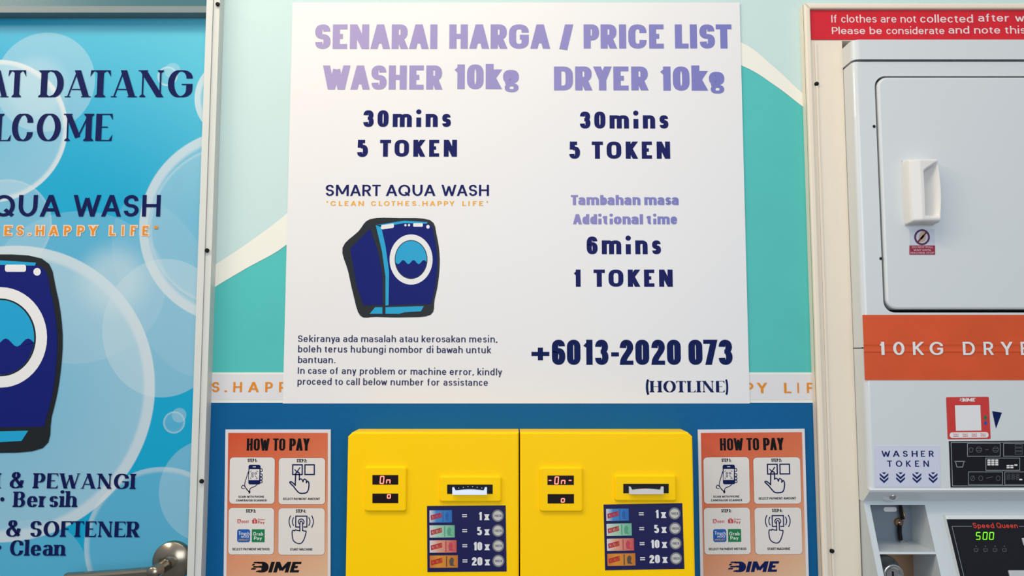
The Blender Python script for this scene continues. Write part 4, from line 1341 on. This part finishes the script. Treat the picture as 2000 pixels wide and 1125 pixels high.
mb = MB(); fill(mb, PF, [(1937.6, 803), (1956.6, 805.8), (1945, 837)], .0003); mb.build('pointer_triangle', NAVY2, dryer)
# washer token sticker
mb = MB(); mb.slab(PF, uvs(PF, [(1707, 870.5), (1835, 870.5), (1836.5, 951), (1709.5, 951)]), -.0001, .0004)
wt = mb.build('washer_token_sticker', mat('sticker_lilac', (214, 220, 240), .42), dryer)
mb = MB()
for s_, xs in (('WASHER', ((1721.5, 1738.5), (1743.5, 1757), (1763.5, 1772.5), (1780.5, 1792), (1798.5, 1806.5), (1814, 1823.5))), ):
    for ch, (a, b) in zip(s_, xs): text(mb, PF, GEOM, ch, a, b, 892, 880.3, .0006)
for ch, (a, b) in zip('TOKEN', ((1732.5, 1742), (1749.5, 1762), (1769.5, 1779), (1787, 1795), (1803.5, 1814))): text(mb, PF, GEOM, ch, a, b, 911.5, 899.5, .0006)
for cx in (1726.3, 1758.5, 1790.5, 1822):
    fill(mb, PF, [(cx - 4.2, 922.5), (cx + 4.2, 922.5), (cx, 926.5)], .0006)
    for y in (924, 931.5):
        fill(mb, PF, [(cx - 8.5, y), (cx - 8.5, y + 4), (cx, y + 12), (cx, y + 7.3)], .0006)
        fill(mb, PF, [(cx + 8.5, y), (cx + 8.5, y + 4), (cx, y + 12), (cx, y + 7.3)], .0006)
mb.build('lettering', NAVY, wt)
# black instruction label
mb = MB(); mb.slab(PF, uvs(PF, [(1853, 861.5), (2090, 859.5), (2092, 951.5), (1856.5, 952)]), -.0001, .0004)
il = mb.build('instruction_label', mat('label_black', (18, 20, 28), .3), dryer)
SIL = mat('silver_ink', (150, 158, 164), .45)
mb = MB()
st = lambda p, w=.9, **k: stroke(mb, PF, p, w, .0006, **k)
st([(1857, 864), (2086, 863), (2088, 948), (1860, 949)], 1.0, closed=True)
for a, b, c, d in ((1889, 866, 1953, 891), (1959.5, 866, 2030, 891), (1925, 894.5, 1991, 918.5), (1891, 921.5, 1957.5, 946.5), (1962, 921.5, 2040, 946.5)):
    st(rect(a, b, c, d), .9, closed=True)
st([(1864, 901), (1884, 901)], 1.1); st([(1865.5, 901), (1868.5, 912), (1879.5, 912), (1882.5, 901)], 1.0)
mb.build('outlines', SIL, il)
mb = MB()
st = lambda p, w=.8, **k: stroke(mb, PF, p, w, .0006, **k)
st([(1892, 876), (1896, 874), (1900, 876), (1898, 883), (1894, 883)], .8, closed=True)
for cx in (1911.5, 1944):
    st(ell(cx, 878, 5.5, 5.5, 14), .8, closed=True); st([(cx - 4, 876), (cx + 4, 876)], .7); st([(cx - 4, 880), (cx + 4, 880)], .7)
st([(1924, 878), (1930, 878)], .8)
mb.build('symbols', mat('dim_ink', (96, 102, 108), .5), il)
mb = MB()
for cx in (1899, 1915, 1949): st(ell(cx, 934, 4, 4.6, 12), .7, closed=True)
st([(1926, 934), (1938, 931)], .8); st([(1896, 938), (1902, 929)], .7)
mb.build('symbols', mat('dim_ink', (96, 102, 108), .5), il)
mb = MB()
for j in range(3):
    for i in range(3): st(ell(1969 + 9 * i, 927 + 4 * j, 3.4, 1.5, 8), .5, closed=True)
for j in range(3): st(rect(1982, 868 + 7 * j, 1996, 873 + 7 * j), .6, closed=True)
mb.build('symbols', mat('dim_ink', (96, 102, 108), .5), il)
mb = MB()
for i in range(3):
    for j in range(3): fill(mb, PF, rect(1928 + 7.6 * i, 897.2 + 4.2 * j, 1934 + 7.6 * i, 900.4 + 4.2 * j), .0006)
for x, y in ((1965.5, 908), (1972.8, 908), (1980.6, 906.8), (1965.5, 911.8), (1972.8, 911.8), (1990, 935)): fill(mb, PF, rect(x, y, x + 6, y + 2.8), .0006)
mb.build('white_bars', WHITE, il)

# ------------------------------------------------------------------ washer below: undercut, sloping console, coin bay
zu = S(1800, 979, .026).z
prof_d = .026
CONS = mat('console_enamel', (206, 216, 222), .35, coat=.15)
mb = MB()
nose = [( -.5, zlip), (FD, zlip), (FD + .0015, zlip - .002), (FD, zlip - .005), (prof_d, zu), (-.5, zu)]
mb.prism_x(nose, dx0, dx1)
mb.build('lip', ENAMEL, dryer)
mb = MB(); c = S(1743.5, 969.5, .0365)
mb.lathe(c, (0, -1, -.55), [(0, .0030), (.0034, .0026), (.0042, .0012), (.0048, -.001)], 20)
mb.build('screw', CHROME, dryer)
mb = MB(); mb.lathe(S(1742, 967, .0365), (0, -.8, -.6), [(.0050, .0004), (.0105, .0012), (.0140, -.0006)], 28); mb.build('screw_dimple', ENAMEL, dryer)
# sloping console plane: starts at the recess and leans out towards the user
ang = math.radians(21)
vd = Vector((0, math.sin(ang), math.cos(ang)))      # upwards along the slope (away from the room)
z_s = S(1800, 984, prof_d).z
PC = Plane((0, -prof_d, z_s), (1, 0, 0), vd)
cx0, cx1 = dx0 + .001, dx1
vb = -.235
mb = MB(); mb.box((cx0, .5, z_s), (cx1, -prof_d, zu)); mb.build('recess_panel', CONS, dryer)
# console face with an opening for the coin bay
b0, b1 = PC.uv(1697, 986), PC.uv(1815, 1125)
bx0, bx1 = b0[0] + .0015, PC.uv(1814, 1020)[0]
bv1 = PC.uv(1750, 986)[1]; bv0 = vb + .04
shelf_top, shelf_bot = PC.uv(1750, 1078)[1], PC.uv(1750, 1082.5)[1]
mb = MB()
def cface(u0, v0, u1, v1, h=0): mb.poly(PC, rect(u0, v0, u1, v1), h)
cface(cx0, vb, bx0, 0); cface(bx1, vb, cx1, 0); cface(bx0, bv1, bx1, 0); cface(bx0, vb, bx1, bv0)
cface(bx0, shelf_bot, bx1, shelf_top)
pb = PC.w((0, vb))
mb.face([(cx0, pb.y, pb.z), (cx0, pb.y, 0), (cx1, pb.y, 0), (cx1, pb.y, pb.z)])
pt = PC.w((0, 0))
for xx in (cx0, cx1):
    mb.face([(xx, pt.y, pt.z), (xx, pb.y, pb.z), (xx, pb.y, 0), (xx, .5, 0), (xx, .5, pt.z)])
mb.build('console', CONS, dryer)
# coin bay: real pocket behind the opening
def yv(v): return PC.w((0, v)).y
def zv(v): return PC.w((0, v)).z
yb = .012
mb = MB()
for (va, vt) in ((shelf_top, bv1), (bv0, shelf_bot)):
    zA, zB = zv(va), zv(vt); yA, yB = yv(va), yv(vt)
    back = [(bx0, yb, zA), (bx1, yb, zA), (bx1, yb, zB), (bx0, yb, zB)]
    mb.face([(bx1, yb, zA), (bx1, yA, zA), (bx1, yB, zB), (bx1, yb, zB)])
    mb.face([(bx0, yA, zA), (bx0, yb, zA), (bx0, yb, zB), (bx0, yB, zB)])
    mb.face([(bx0, yA, zA), (bx1, yA, zA), (bx1, yb, zA), (bx0, yb, zA)])
    mb.face([(bx0, yB, zB), (bx0, yb, zB), (bx1, yb, zB), (bx1, yB, zB)])
bay = mb.build('coin_bay', CONS, dryer)
mb = MB()
zA, zB = zv(shelf_top), zv(bv1)
mb.box((bx0, yb, zA), (bx1, yb + .003, zB)); mb.build('bay_back', mat('bay_grey', (128, 138, 152), .5), bay)
zA, zB = zv(bv0), zv(shelf_bot)
mb = MB(); mb.box((bx0, yb, zA), (bx1, yb + .003, zB)); mb.build('lock_plate', mat('plate_brass', (176, 140, 112), .3, .7), bay)
PBk = wallp(-yb)
mb = MB(); mb.slab(PBk, uvs(PBk, rrect(1725, 990, 1751, 999, 4.3, 5)), 0, .0012); mb.build('white_oval', WHITE, bay)  # flat whitish oval on the back of the bay
mb = MB()
pp = lambda x, y, d=-yb + .008: S(x, y, d)
mb.tube([pp(1758, 984), pp(1760, 1000), pp(1762.5, 1014)], .0023, 10)
mb.tube([pp(1757, 1026), pp(1757, 1040), pp(1759, 1054)], .0030, 10)
mb.build('black_linkage', HOLE, bay)
mb = MB()
mb.tube([pp(1762, 990, -yb + .006), pp(1764.5, 1000, -yb + .006), pp(1767, 1014, -yb + .006)], .0009, 8)
mb.lathe(pp(1755, 1020, -yb + .001), (0, -1, 0), [(0, .004), (.0045, .004), (.0062, .002), (.0066, -.001)], 24)
mb.build('brass_disc', mat('brass', (200, 150, 100), .3, .9), bay)
mb = MB(); mb.lathe(pp(1755.5, 1020, -yb + .006), (0, -1, 0), [(0, .003), (.0020, .0026), (.003, 0)], 16)
q = [pp(1751, 1056), pp(1760, 1050.5), pp(1778, 1061), pp(1768, 1063)]
mb.slab(PBk, uvs(PBk, [(1752, 1054), (1757, 1052), (1766, 1054), (1778, 1062), (1770, 1064), (1758, 1062)]), .004, .009)
mb.build('steel_latch', CHROME, bay)
# chrome lock barrel in the lower bay
lc = S(1744, 1122, .034)
mb = MB(); mb.lathe(lc + Vector((0, .030, 0)), (0, -1, 0), [(.0200, 0), (.0200, .010), (.0186, .012), (.0150, .012), (.0150, .030), (.0138, .0325), (.0105, .0325), (.0095, .030), (.0060, .030), (0, .030)], 48)
mb.build('lock_barrel', CHROME, bay)
mb = MB(); mb.box((lc.x - .0008, lc.y - .0002, lc.z - .004), (lc.x + .0008, lc.y - .0012, lc.z + .004)); mb.build('keyway', HOLE, bay)
# display unit on the console
PCh = PC
tl = PC.uv(1841.5, 1007)
sl = PC.uv(1850.5, 1015)
vbot = vb + .03
mb = MB(); mb.bslab(PC, [(tl[0], tl[1]), (tl[0], vbot), (dx1 - .03, vbot), (dx1 - .03, tl[1])], -.002, .007, .0022)
du = mb.build('display_unit', ENAMEL, dryer)
mb = MB()
s7 = PC.uv(1848.5, 1014.3, .007)
mb.poly(PC, [(s7[0], s7[1]), (s7[0], vbot + .008), (dx1 - .038, vbot + .008), (dx1 - .038, s7[1])], .0073)
mb.build('display_panel', mat('panel_black', (8, 12, 24), .22), du)
class Off(Plane):
    pass
PS_ = Plane(PC.o + PC.n * .0073, PC.u, PC.v)
RU = PS_.uv(1859, 1028)
mb = MB()
xu0, vu0 = RU
def uvline(a, b, w=.0006, h=.0003):
    d = (Vector(b) - Vector(a)).normalized(); n_ = Vector((-d.y, d.x)) * w / 2
    mb.poly(PS_, [tuple(Vector(a) - n_), tuple(Vector(b) - n_), tuple(Vector(b) + n_), tuple(Vector(a) + n_)], h)
uvline(RU, (PS_.uv(1898, 1028)[0], vu0)); uvline((PS_.uv(1990, 1028)[0], vu0), (dx1 - .05, vu0)); uvline(RU, (xu0, vbot + .015)); uvline((dx1 - .05, vu0), (dx1 - .05, vbot + .015)); uvline((xu0, vbot + .015), (dx1 - .05, vbot + .015))
mb.build('panel_outline', SIL, du)
mb = MB(); text(mb, PS_, GEOM, 'Speed', 1901, 1942, 1031.5, 1021.5, .0004); text(mb, PS_, GEOM, 'Queen', 1947, 1988, 1031.5, 1021.5, .0004)
mb.build('maker_lettering', mat('maker_red', (214, 62, 46), .5), du)
mb = MB()
for x, sg in ((1906, 'afgcd'), (1919.5, 'abcdef'), (1932, 'abcdef')): seg_digit(mb, PS_, x, 1040, 7.4, 13.5, sg, .0004, t=1.3)
mb.build('green_digits', mat('led_green', (110, 215, 40), .5, emit=(110, 220, 30), es=.9), du)
mb = MB()
for k in range(4):
    cx = 1906 + 18.5 * k
    fill(mb, PS_, ell(cx, 1067, 1.2, 1.2, 8), .0003)
    stroke(mb, PS_, [(cx - 4, 1072), (cx + 4, 1072), (cx + 3, 1077), (cx - 3, 1077)], .6, .0003, closed=True)
mb.build('status_symbols', mat('dim_ink', (96, 102, 108)), du)
mb = MB()
for q in ((1973, 1114, 2003, 1132), (1999, 1051, 2030, 1066)):
    mb.bslab(PS_, rrect(*PS_.uv(q[0], q[3]), *PS_.uv(q[2], q[1]), .001, 3), 0, .002, .0008)
mb.build('push_buttons', mat('button_grey', (190, 196, 200), .4), du)
